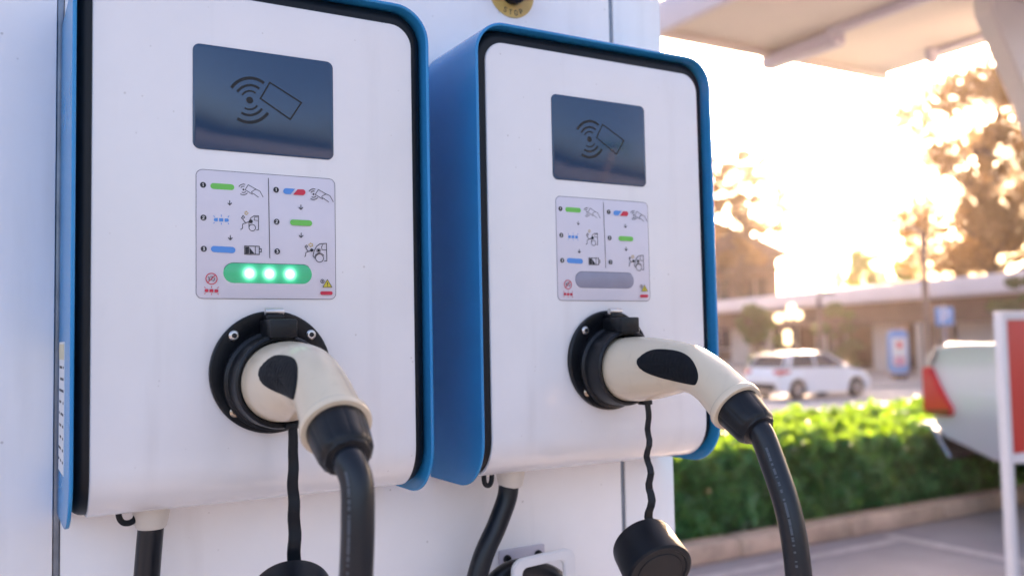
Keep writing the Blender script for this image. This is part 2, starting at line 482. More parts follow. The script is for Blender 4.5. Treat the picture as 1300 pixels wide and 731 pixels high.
STICKER_PRINT = [
 ('disc','ink',(92.1,314.6),2.7),
 ('line','white',0.55,[(91.6,315.3),(92.2,316.0),(92.2,313.3)],0),
 ('pill','green',(101.3,314.2),(117.2,314.2),2.75),
 ('disc','ink',(128.2,312.8),0.9),
 ('line','ink',0.7,[(129.2,315.6),(128.7,315.7),(128.2,315.7),(127.7,315.6),(127.3,315.5),(126.8,315.2),(126.4,314.9),(126.0,314.5),(125.8,314.1)],0),
 ('line','ink',0.7,[(126.6,310.3),(127.0,310.1),(127.5,309.9),(128.1,309.9),(128.6,309.9),(129.1,310.1),(129.6,310.3),(130.0,310.7),(130.4,311.1)],0),
 ('line','ink',0.7,[(129.9,317.6),(129.1,317.7),(128.2,317.8),(127.4,317.6),(126.6,317.3),(125.8,316.9),(125.1,316.4),(124.5,315.7),(124.0,315.0)],0),
 ('line','ink',0.7,[(125.4,308.6),(126.2,308.2),(127.1,307.9),(127.9,307.8),(128.8,307.9),(129.7,308.2),(130.5,308.6),(131.3,309.2),(131.9,309.8)],0),
 ('line','ink',0.55,[(136.6,308.7),(129.8,312.7),(132.6,317.5),(139.8,313.8),(143.4,312.3),(146.5,306.7)],0),
 ('line','ink',0.55,[(139.8,313.8),(137.4,312.4),(135.7,311.1),(136.2,309.9),(137.8,309.3),(142.2,306.4)],0),
 ('line','ink',0.7,[(115.7,301.9),(115.7,297.8)],0),
 ('line','ink',0.8,[(113.9,299.4),(115.7,297.6),(117.6,299.6)],0),
 ('disc','ink',(92.4,284.7),2.7),
 ('line','white',0.55,[(91.6,285.3),(92.1,285.9),(92.9,286.0),(93.2,285.4),(91.6,283.3),(93.3,283.4)],0),
 ('poly','blue',[(102.4,284.9),(105.1,285.1),(105.1,282.0),(102.4,281.8),(101.5,282.6),(101.5,284.0)]),
 ('poly','blue',[(106.2,284.9),(109.9,285.1),(109.9,282.0),(106.2,281.8)]),
 ('poly','blue',[(111.1,284.9),(114.0,285.0),(114.9,284.2),(114.9,282.8),(114.0,281.9),(111.1,281.8)]),
 ('line','blue',0.6,[(101.1,286.9),(102.4,285.8)],0),
 ('line','blue',0.6,[(108.2,288.2),(108.2,286.3)],0),
 ('line','blue',0.6,[(115.1,287.6),(114.0,286.1)],0),
 ('line','blue',0.6,[(101.1,279.8),(102.2,280.8)],0),
 ('line','blue',0.6,[(108.2,279.1),(108.2,280.8)],0),
 ('line','blue',0.6,[(115.1,279.7),(114.0,280.9)],0),
 ('line','amber',0.5,[(129.5,291.8),(130.6,291.9),(130.6,292.8),(132.5,291.0),(130.6,289.1),(130.6,290.0),(129.5,289.9)],1),
 ('line','ink',0.6,[(133.2,278.0),(133.2,282.6),(134.8,286.6),(137.8,288.7),(142.0,288.9),(141.9,275.8),(139.9,275.7)],0),
 ('line','ink',0.5,[(137.8,284.7),(138.5,287.6),(141.4,287.8)],0),
 ('line','ink',0.5,[(137.8,284.7),(141.4,284.5)],0),
 ('ring','ink',(136.2,277.6),3.0,0.6),
 ('line','ink',0.6,[(126.3,286.1),(127.8,288.4),(129.2,286.8),(127.3,285.2)],1),
 ('line','ink',0.7,[(127.6,284.8),(130.1,281.7),(133.7,283.1)],0),
 ('line','ink',0.6,[(130.1,281.7),(127.3,280.4),(127.3,276.6),(125.4,275.4)],0),
 ('disc','ink',(134.9,283.4),1.8),
 ('line','ink',0.7,[(116.2,269.8),(116.1,265.8)],0),
 ('line','ink',0.8,[(114.3,267.4),(116.1,265.5),(118.0,267.5)],0),
 ('disc','ink',(92.6,256.4),2.7),
 ('line','white',0.55,[(91.9,257.6),(93.2,257.6),(92.6,256.6),(93.4,256.0),(93.0,255.1),(91.9,255.3)],0),
 ('pill','blue',(101.8,256.5),(117.9,256.1),2.85),
 ('line','ink',0.7,[(129.1,260.2),(142.6,260.4),(142.6,252.8),(129.1,252.6)],1),
 ('line','ink',0.7,[(142.6,258.2),(144.4,258.1),(144.4,255.1),(142.6,255.1)],0),
 ('poly','ink',[(129.7,259.5),(133.2,259.6),(133.1,253.3),(129.7,253.2)]),
 ('poly','ink',[(133.6,258.9),(138.1,253.4),(133.6,253.2)]),
 ('line','ink',0.6,[(138.9,260.1),(138.9,252.9)],0),
 ('line','ink',0.6,[(151.3,325.2),(152.4,249.5)],0),
 ('disc','ink',(158.6,314.5),2.7),
 ('line','white',0.55,[(158.1,315.2),(158.7,315.8),(158.7,313.1)],0),
 ('poly','blue',[(172.4,311.2),(177.0,316.6),(168.2,316.7),(167.1,316.4),(166.2,315.7),(165.6,314.8),(165.4,313.7),(165.6,312.6),(166.2,311.7),(167.1,311.2),(168.2,311.0)]),
 ('poly','red',[(179.2,316.3),(174.7,310.9),(184.0,310.9),(185.1,311.2),(186.0,311.9),(186.7,312.8),(186.9,314.0),(186.7,315.0),(186.1,315.9),(185.1,316.5),(184.0,316.6)]),
 ('disc','ink',(194.8,312.6),0.9),
 ('line','ink',0.7,[(195.9,315.5),(195.4,315.6),(194.8,315.6),(194.3,315.5),(193.8,315.4),(193.3,315.1),(192.8,314.8),(192.5,314.4),(192.2,313.9)],0),
 ('line','ink',0.7,[(193.0,310.0),(193.5,309.8),(194.1,309.6),(194.6,309.6),(195.2,309.6),(195.7,309.8),(196.3,310.0),(196.7,310.4),(197.1,310.8)],0),
 ('line','ink',0.7,[(196.6,317.6),(195.8,317.7),(194.8,317.7),(193.9,317.6),(193.0,317.3),(192.2,316.9),(191.5,316.3),(190.8,315.6),(190.3,314.9)],0),
 ('line','ink',0.7,[(191.8,308.2),(192.6,307.8),(193.5,307.5),(194.5,307.4),(195.5,307.5),(196.4,307.8),(197.3,308.2),(198.1,308.8),(198.8,309.5)],0),
 ('line','ink',0.55,[(203.9,308.4),(196.5,312.4),(199.6,317.4),(207.3,313.6),(211.2,312.1),(214.6,306.2)],0),
 ('line','ink',0.55,[(207.3,313.6),(204.7,312.2),(202.9,310.8),(203.4,309.6),(205.2,309.0),(209.9,305.9)],0),
 ('line','ink',0.7,[(182.3,301.7),(182.3,297.4)],0),
 ('line','ink',0.8,[(180.3,299.1),(182.3,297.2),(184.3,299.3)],0),
 ('disc','ink',(158.9,284.2),2.7),
 ('line','white',0.55,[(158.1,284.9),(158.6,285.6),(159.4,285.6),(159.8,285.0),(158.1,282.8),(159.9,282.9)],0),
 ('pill','green',(174.5,284.3),(190.4,284.3),2.75),
 ('line','ink',0.7,[(182.4,274.7),(182.3,270.6)],0),
 ('line','ink',0.8,[(180.3,272.2),(182.3,270.3),(184.4,272.4)],0),
 ('disc','ink',(159.3,256.2),2.7),
 ('line','white',0.55,[(158.4,257.4),(159.9,257.4),(159.3,256.4),(160.2,255.7),(159.7,254.9),(158.4,255.1)],0),
 ('line','amber',0.55,[(189.6,263.5),(191.6,265.4),(191.6,264.5),(193.4,264.5),(193.4,262.4),(191.6,262.3),(191.6,261.4)],1),
 ('line','ink',0.65,[(195.7,250.7),(193.8,253.0),(194.7,257.2),(197.3,262.2),(200.5,264.7),(207.2,265.4),(207.5,248.6),(204.9,248.3)],0),
 ('line','ink',0.55,[(207.1,259.1),(202.8,259.1),(202.2,261.8),(203.7,264.2)],0),
 ('ring','ink',(200.2,251.0),3.9,0.6),
 ('line','ink',0.6,[(204.5,253.5),(203.6,254.6),(202.4,255.4),(201.0,255.8),(199.6,255.8),(198.2,255.3),(196.9,254.5),(196.0,253.4),(195.4,252.1)],0),
 ('disc','ink',(199.4,258.3),1.4),
 ('ring','ink',(199.4,258.3),2.0,0.35),
 ('line','ink',0.6,[(185.9,261.5),(187.5,263.0),(188.5,261.8),(187.1,260.5)],1),
 ('line','ink',0.7,[(186.8,260.1),(189.1,257.0),(194.5,258.8)],0),
 ('disc','ink',(192.5,258.4),1.6),
 ('line','ink',0.6,[(189.1,257.0),(186.8,255.9),(186.4,252.6),(185.3,251.9)],0),
 ('ring','red',(99.3,229.4),4.9,0.8),
 ('line','ink',0.6,[(96.0,230.9),(97.5,230.5),(97.0,228.7),(98.5,228.4)],0),
 ('line','ink',0.6,[(98.1,231.1),(99.9,231.6),(100.4,230.2),(99.0,229.7),(99.8,228.1)],0),
 ('line','ink',0.6,[(102.3,230.4),(101.6,227.9),(100.4,227.4)],0),
 ('line','red',0.8,[(96.1,226.2),(102.5,232.6)],0),
 ('poly','red',[(94.2,220.1),(96.5,220.1),(96.5,217.3),(94.2,217.3),(93.3,218.0),(93.3,219.3)]),
 ('poly','red',[(97.5,219.9),(100.8,220.0),(100.8,217.2),(97.5,217.2)]),
 ('poly','red',[(101.9,219.8),(104.5,219.9),(105.3,219.1),(105.3,217.8),(104.5,217.1),(101.9,217.1)]),
 ('line','red',0.55,[(92.9,221.9),(94.2,220.9)],0),
 ('line','red',0.55,[(99.3,222.8),(99.3,221.1)],0),
 ('line','red',0.55,[(105.5,222.1),(104.5,220.8)],0),
 ('line','red',0.55,[(92.9,215.5),(94.0,216.4)],0),
 ('line','red',0.55,[(99.3,214.7),(99.3,216.2)],0),
 ('line','red',0.55,[(105.5,215.0),(104.5,216.1)],0),
 ('poly','yellow',[(203.2,223.0),(207.8,230.4),(212.3,223.1)]),
 ('line','ink',0.5,[(203.2,223.0),(207.8,230.4),(212.3,223.1)],1),
 ('line','ink',0.8,[(207.8,228.0),(207.8,225.2)],0),
 ('disc','ink',(207.8,224.2),0.45),
 ('ring','ink',(202.8,228.7),1.7,0.6),
 ('disc','ink',(202.8,228.7),0.7),
 ('pill','red',(202.3,217.3),(211.2,217.4),1.7)]
CARD_SYMBOL = [
 ('disc','symbol',(134.2,397.3),3.3),
 ('line','symbol',1.7,[(139.8,404.7),(138.8,405.3),(137.8,405.8),(136.6,406.1),(135.5,406.2),(134.3,406.1),(133.1,405.9),(131.9,405.5),(130.8,404.9),(129.7,404.2),(128.8,403.4),(127.9,402.4),(127.2,401.4)],0),
 ('line','symbol',1.7,[(129.5,389.5),(130.4,389.1),(131.4,388.8),(132.5,388.6),(133.6,388.5),(134.7,388.7),(135.8,388.9),(136.9,389.3),(137.9,389.8),(138.9,390.5),(139.8,391.3),(140.6,392.2),(141.3,393.1)],0),
 ('line','symbol',2.3,[(143.3,409.3),(141.7,410.3),(140.0,411.0),(138.1,411.5),(136.2,411.7),(134.3,411.6),(132.4,411.2),(130.5,410.5),(128.7,409.6),(127.0,408.5),(125.4,407.1),(124.0,405.6),(122.8,403.9)],0),
 ('line','symbol',2.3,[(126.5,384.7),(128.0,384.0),(129.7,383.4),(131.4,383.1),(133.2,383.1),(134.9,383.2),(136.7,383.7),(138.5,384.3),(140.2,385.2),(141.7,386.2),(143.2,387.5),(144.5,388.9),(145.7,390.5)],0),
 ('line','symbol',2.9,[(147.6,415.2),(145.3,416.6),(142.7,417.7),(140.0,418.3),(137.2,418.6),(134.3,418.4),(131.5,417.8),(128.7,416.8),(126.0,415.5),(123.5,413.8),(121.2,411.8),(119.2,409.5),(117.4,407.0)],0),
 ('line','symbol',2.9,[(122.8,378.7),(125.1,377.6),(127.5,376.8),(130.0,376.4),(132.6,376.2),(135.3,376.5),(137.9,377.1),(140.5,378.0),(143.0,379.3),(145.4,380.9),(147.5,382.7),(149.5,384.8),(151.2,387.2)],0),
 ('line','symbol',1.5,[(153.2,416.5),(183.5,400.7),(172.6,383.2),(144.2,400.1)],1)]

# ------------------------------------------------------------------ the chargers
D = 0.38744                                  # spacing of the two chargers along the wall

def sheet(bm, x0, x1, ztop, rt, yf, zbot, cy, cz, yback, thick, bev, seg=3):
    """moulded cover: flat front with rounded top corners, its foot bent back under the box"""
    Ra = cy - yf
    ls = ztop - cz                            # straight length
    la = Ra * math.pi / 2
    lb = yback - cy
    def at(t, d):
        if t <= ls: return (yf + d, ztop - t)
        if t <= ls + la:
            a = (t - ls) / Ra
            r = Ra - d
            return (cy - r * math.cos(a), cz - r * math.sin(a))
        return (cy + (t - ls - la), cz - Ra + d)
    rows = []
    for k in range(9):
        a = math.pi / 2 * k / 8
        rows.append((rt * (1 - math.cos(a)), rt * (1 - math.sin(a))))
    for k in range(1, 13): rows.append((rt + (ls - rt) * k / 12, 0.0))
    for k in range(1, 13): rows.append((ls + la * k / 12, 0.0))
    rows.append((ls + la + lb, 0.0))
    loop = [(x0 + e, t) for t, e in rows] + [(x1 - e, t) for t, e in rows[::-1]]
    n = len(loop)
    def ins(d):
        out = []
        for i in range(n):
            a = Vector(loop[i - 1]); b = Vector(loop[(i + 1) % n])
            tt = (b - a); nn = Vector((tt.y, -tt.x)).normalized()
            out.append(Vector(loop[i]) + nn * d)
        return out
    rings = []
    L = ins(0); rings.append([(p, thick) for p in L])
    for k in range(seg + 1):
        a = math.pi / 2 * k / seg
        rings.append([(p, bev * (1 - math.sin(a))) for p in ins(bev * (1 - math.cos(a)))])
    V = []
    for rg in rings:
        V.append([bm.verts.new((p[0], *at(max(p[1], 0) if p[1] < 0 else p[1], d))) for p, d in rg])
    for a, b in zip(V, V[1:]):
        for i in range(n): bm.faces.new([a[i], a[(i + 1) % n], b[(i + 1) % n], b[i]])
    for rg in (V[0], V[-1]):
        for i in range(len(rows) - 1):
            bm.faces.new([rg[i], rg[i + 1], rg[n - 2 - i], rg[n - 1 - i]])

def shell_mesh():
    bm = bmesh.new()
    xo, zt, rc, th = 0.0162, 0.513, 0.036, 0.0032
    cy, cz, Ra, yb, yr = 0.045, 0.0655, 0.053, 0.121, -0.008
    zs = [cz - Ra * math.sin(math.pi / 2 * k / 12) for k in range(12, -1, -1)] + [cz + (zt - rc - cz) * k / 10 for k in range(1, 10)]
    path = [(-xo, z) for z in zs]
    cx = -xo + rc
    path += [(cx - rc * math.cos(R_(9 * k)), zt - rc + rc * math.sin(R_(9 * k))) for k in range(11)]
    path += [(0.3 - p[0], p[1]) for p in path[::-1]]
    n = len(path); rings = []
    for i, p in enumerate(path):
        a = Vector(path[max(i - 1, 0)]); b = Vector(path[min(i + 1, n - 1)])
        t = (b - a).normalized(); nn = Vector((t.y, -t.x))
        z = p[1]
        yf = yr if z >= cz else cy - math.sqrt(max(0, Ra * Ra - (z - cz) ** 2))
        c = 0.0009
        sec = [(0, yb), (0, yf + c), (c, yf), (th - c, yf), (th, yf + c), (th, yb)]
        rings.append([bm.verts.new((p[0] + nn.x * u, y, p[1] + nn.y * u)) for u, y in sec])
    for a, b in zip(rings, rings[1:]):
        for k in range(6): bm.faces.new([a[k], a[(k + 1) % 6], b[(k + 1) % 6], b[k]])
    bm.faces.new(rings[0]); bm.faces.new(rings[-1])
    return bm

FX, FZ = 0.1532, 0.1437                       # centre of the socket flange

def led_mat():
    mt, nt, b = new_mat('green_status_light')
    tc = nt.nodes.new('ShaderNodeTexCoord')
    total = None
    for x in (0.1334, 0.1519, 0.1714):
        s = nt.nodes.new('ShaderNodeVectorMath'); s.operation = 'DISTANCE'
        nt.links.new(tc.outputs['Object'], s.inputs[0]); s.inputs[1].default_value = (x, -0.0012, 0.2350)
        q = nt.nodes.new('ShaderNodeMath'); q.operation = 'DIVIDE'
        nt.links.new(s.outputs['Value'], q.inputs[0]); q.inputs[1].default_value = 0.0064
        p = nt.nodes.new('ShaderNodeMath'); p.operation = 'POWER'
        nt.links.new(q.outputs[0], p.inputs[0]); p.inputs[1].default_value = 2.2
        ng = nt.nodes.new('ShaderNodeMath'); ng.operation = 'MULTIPLY'
        nt.links.new(p.outputs[0], ng.inputs[0]); ng.inputs[1].default_value = -1
        e = nt.nodes.new('ShaderNodeMath'); e.operation = 'EXPONENT'
        nt.links.new(ng.outputs[0], e.inputs[0])
        if total is None: total = e
        else:
            ad = nt.nodes.new('ShaderNodeMath'); ad.operation = 'ADD'
            nt.links.new(total.outputs[0], ad.inputs[0]); nt.links.new(e.outputs[0], ad.inputs[1]); total = ad
    r = nt.nodes.new('ShaderNodeValToRGB')
    el = r.color_ramp.elements
    el[0].position = 0.0; el[0].color = (0.0, 0.060, 0.034, 1)
    el[1].position = 1.0; el[1].color = (0.8, 1.0, 0.9, 1)
    for ps, c in ((0.25, (0.0, 0.13, 0.075)), (0.6, (0.06, 0.30, 0.20)), (0.85, (0.35, 0.5, 0.44))):
        x = el.new(ps); x.color = c + (1,)
    nt.links.new(total.outputs[0], r.inputs['Fac'])
    nt.links.new(r.outputs['Color'], b.inputs['Emission Color'])
    b.inputs['Emission Strength'].default_value = LED
    b.inputs['Base Color'].default_value = (0.01, 0.10, 0.05, 1)
    b.inputs['Roughness'].default_value = 0.2
    return mt
LED = 1.0
M['led'] = led_mat()

def charger(k):
    lit = (k == 0)
    root = empty('ev_charger', (D * k, 0, Z0))
    tag(root, 'blue and white wall charger whose status light glows green' if lit else
        'blue and white wall charger whose status light is grey and unlit', 'EV charger', 'wall mounted EV chargers')
    sh = obj('shell', shell_mesh(), 'blue', root, 35)
    bm = bmesh.new()
    sheet(bm, -0.0129, 0.3129, 0.5096, 0.0335, 0.0025, 0, 0.045, 0.0655, 0.118, 0.06, 0.0105, 5)
    obj('gasket', bm, 'rubber', root, 50)
    bm = bmesh.new()
    sheet(bm, 0.0, 0.3, 0.4938, 0.0225, 0.0, 0, 0.045, 0.0655, 0.1175, 0.004, 0.0015, 3)
    obj('front_panel', bm, 'panel', root, 50)
    # card reader screen with the printed card symbol
    bm = bmesh.new()
    slab(bm, rrect(0.0831, 0.2155, 0.3475, 0.4447, 0.0065), -0.0009, 0.002, 0.0005)
    scr = obj('screen', bm, 'screen', root, 40)
    p = Print(-0.00096); p.run(CARD_SYMBOL); p.build('contactless_symbol', scr)
    # instruction sticker
    bm = bmesh.new()
    slab(bm, rrect(0.0857, 0.2168, 0.2112, 0.3290, 0.0060), -0.0007, 0.002, 0.0003)
    st = obj('instruction_sticker', bm, 'sticker', root, 40)
    p = Print(-0.00076)
    rr = random.Random(3)
    edge = [(x + rr.uniform(-.00012, .00012), z + rr.uniform(-.00012, .00012)) for x, z in rrect(0.0860, 0.2165, 0.2115, 0.3287, 0.0058)]
    p.line('ink', 0.00042, edge, True)
    p.run(STICKER_PRINT); p.build('pictograms', st)
    # status light window
    bm = bmesh.new()
    n = 12; c0, c1, cz, r = 0.1191, 0.1836, 0.2351, 0.0092
    out = [(c1 + r * math.cos(-math.pi / 2 + math.pi * i / n), cz + r * math.sin(-math.pi / 2 + math.pi * i / n)) for i in range(n + 1)]
    out += [(c0 + r * math.cos(math.pi / 2 + math.pi * i / n), cz + r * math.sin(math.pi / 2 + math.pi * i / n)) for i in range(n + 1)]
    slab(bm, out, -0.0012, 0.0015, 0.0004)
    o = obj('status_light', bm, 'led' if lit else 'unlit', root, 40)
    o['label'] = 'status light glowing green with three bright spots' if lit else 'grey unlit status light'
    p = Print(-0.00125); p.line('ink', 0.0004, [(c0 + r * math.cos(R_(a)) * 1.01, cz + r * 1.01 * math.sin(R_(a))) for a in range(160, 89, -10)] + [(c1, cz + r * 1.01)] + [(c1 + r * math.cos(R_(a)) * 1.01, cz + r * 1.01 * math.sin(R_(a))) for a in range(80, 40, -10)])
    p.build('window_edge', o)
    # socket
    mtx = frame_to((0, -1, 0), (FX, 0, FZ))
    bm = bmesh.new()
    lathe(bm, [(0.0, 0.001), (0.0565, 0.001), (0.0565, 0.0050), (0.0552, 0.0065), (0.0440, 0.0065), (0.0432, 0.0060), (0.0, 0.0060)], mtx, 64)
    fl = obj('socket_flange', bm, 'black', root, 35)
    for sx, sz in ((-.0352, .0340), (.0365, .0338), (-.0345, -.0350), (.0362, -.0350)):
        b = bmesh.new()
        sm = frame_to((0, -1, 0), (FX + sx, -0.0064, FZ + sz), (0.3, 0, 1))
        lathe(b, [(0.0, 0.0), (0.0047, 0.0), (0.0047, 0.0007), (0.0036, 0.0019), (0.0023, 0.0021)], sm, 20)
        lathe(b, [(0.0023, 0.0021), (0.0019, 0.0008), (0.0, 0.0008)], sm, 6, 1)
        obj('screw', b, ['brass' if sz < 0 else 'steel', 'ink'], fl, 35)
    bm = bmesh.new()
    m2 = frame_to((0, -1, 0), (FX, 0, FZ - 0.008))
    lathe(bm, [(0.0455, 0.006), (0.0455, 0.012), (0.0440, 0.014), (0.0425, 0.0145), (0.0425, 0.034), (0.0415, 0.0385), (0.0395, 0.0400), (0.0372, 0.0392), (0.0365, 0.036), (0.0365, 0.012), (0, 0.012)], m2, 56)
    obj('socket_collar', bm, 'black', fl, 35)
    bm = bmesh.new()
    box(bm, (FX + 0.000, -0.0255, FZ + 0.0392), (0.0245, 0.037, 0.0170), 0, 0.0014)
    box(bm, (FX - 0.001, -0.014, FZ + 0.0498), (0.016, 0.014, 0.006), 0, 0.0014)
    la = obj('latch', bm, 'black', root, 35)
    bm = bmesh.new()
    lathe(bm, [(0.0, -0.008), (0.0033, -0.008), (0.0033, 0.008), (0.0027, 0.009), (0.0, 0.009)], frame_to((1, 0, 0), (FX - 0.002, -0.018, FZ + 0.0552)), 16)
    obj('hinge_pin', bm, 'steel', la, 35)
    # dust cap hanging from its strap
    sx = 0.1597 if lit else 0.1718
    bm = bmesh.new()
    rr = random.Random(5 + k)
    zt, zb = 0.0975, -0.0350 + (0.0095 if lit else 0)
    pts = []; N = 22
    amp = 0.0006 if lit else 0.0017
    ph = 0
    for i in range(N + 1):
        f = i / N; z = zt + (zb - zt) * f
        w = amp * math.sin(f * 26 + 0.6) * min(1, f * 3) + amp * .6 * math.sin(f * 11)
        pts.append((sx + w + (0.0012 * f if lit else 0), -0.046 + amp * 2.0 * math.cos(f * 26) * min(1, f * 3), z, (0.0038 + 0.0022 * f) if lit else (0.0030 + 0.0022 * f * f)))
    prev = None
    for x, y, z, hw in pts:
        th = 0.0013
        ring = [bm.verts.new((x - hw, y - th, z)), bm.verts.new((x + hw, y - th, z)), bm.verts.new((x + hw, y + th, z)), bm.verts.new((x - hw, y + th, z))]
        if prev:
            for q in range(4): bm.faces.new([prev[q], prev[(q + 1) % 4], ring[(q + 1) % 4], ring[q]])
        else: bm.faces.new(ring)
        prev = ring
    bm.faces.new(prev)
    box(bm, (sx, -0.042, zt - 0.001), (0.012, 0.012, 0.005), 0, 0.001)
    cap_bm = bmesh.new()
    ax = RIGHT * 0.017 - UP * 0.026 - FWD * 0.050
    c0 = Vector((sx - (0.0020 if lit else 0.0115), -0.0455, -0.0570 + (0.0095 if lit else 0)))
    cm = frame_to(ax, c0)
    lathe(cap_bm, [(0.0, -0.004), (0.030, -0.004), (0.0345, -0.001), (0.0352, 0.003), (0.0372, 0.040), (0.0368, 0.0435), (0.0345, 0.0455), (0.0310, 0.0455), (0.0300, 0.0440), (0.0255, 0.0440), (0.0248, 0.0448), (0.0, 0.0448)], cm, 56)
    cap = obj('dust_cap', cap_bm, 'rubber', root, 32)
    obj('strap', bm, 'rubber', cap, 35)
    # cable gland and the wire loop beside it
    bm = bmesh.new()
    lathe(bm, [(0.0, 0.028), (0.0168, 0.028), (0.0165, 0.014), (0.0150, 0.006), (0.0138, 0.001), (0.0120, -0.001), (0.0, -0.001)], frame_to((0, 0, 1), (0.0585, 0.065, 0.0015)), 32)
    obj('cable_gland', bm, 'gland', root, 35)
    bm = bmesh.new()
    lp = [(0.030, 0.060, 0.028), (0.030, 0.060, 0.016), (0.0335, 0.060, 0.0095), (0.040, 0.061, 0.0085), (0.045, 0.062, 0.013), (0.046, 0.063, 0.026)] if lit else \
         [(0.016, 0.050, 0.028), (0.016, 0.050, 0.014), (0.0185, 0.050, 0.0085), (0.023, 0.050, 0.0085), (0.0255, 0.050, 0.014), (0.026, 0.050, 0.026)]
    tube(bm, catmull(lp, 5), 0.0028, 10)
    obj('wire_loop', bm, 'rubber', root, 60)
    if lit:
        bm = bmesh.new()
        box(bm, (-0.01645, 0.0775, 0.116), (0.0005, 0.062, 0.118), 0)
        box(bm, (-0.01665, 0.0775, 0.166), (0.0005, 0.060, 0.014), 1)
        rr = random.Random(9)
        for i in range(9):
            z = 0.152 - i * 0.0105
            y = 0.052
            while y < 0.098:
                w = rr.uniform(0.004, 0.012)
                if rr.random() < 0.8: box(bm, (-0.01675, y + w / 2, z), (0.0003, w, 0.0022), 2)
                y += w + 0.003
        obj('rating_label', bm, ['label', 'labeltop', 'ink'], sh, None)
    return root
chargers = [charger(0), charger(1)]

# ------------------------------------------------------------------ plugs with their cables
def plug_surface():
    st = [(-.020, .1335, .0352), (-.040, .1340, .0352), (-.062, .1347, .0348), (-.085, .1358, .0326), (-.110, .1372, .0288), (-.132, .1370, .0253),
          (-.152, .1328, .0232), (-.172, .1237, .0227), (-.186, .1140, .0233), (-.194, .1082, .0240), (-.1990, .1045, .0243)]
    return catmull(st, 6)
PL = plug_surface()
def plug_frame(i):
    a = PL[max(i - 1, 0)]; b = PL[min(i + 1, len(PL) - 1)]
    t = Vector((0, b[0] - a[0], b[1] - a[1])).normalized()
    n = Vector((0, -t.z, t.y))
    if n.z < 0: n = -n
    return Vector((0, PL[i][0], PL[i][1])), t, n, PL[i][2]
def plug_at(s, th, off=0.0):
    i = int(min(max(s, 0), len(PL) - 1.001)); f = s - i
    p0, t0, n0, r0 = plug_frame(i); p1, t1, n1, r1 = plug_frame(i + 1)
    p = p0.lerp(p1, f); n = n0.lerp(n1, f).normalized(); r = r0 + (r1 - r0) * f
    return p + (Vector((1, 0, 0)) * math.cos(th) + n * math.sin(th)) * (r + off)

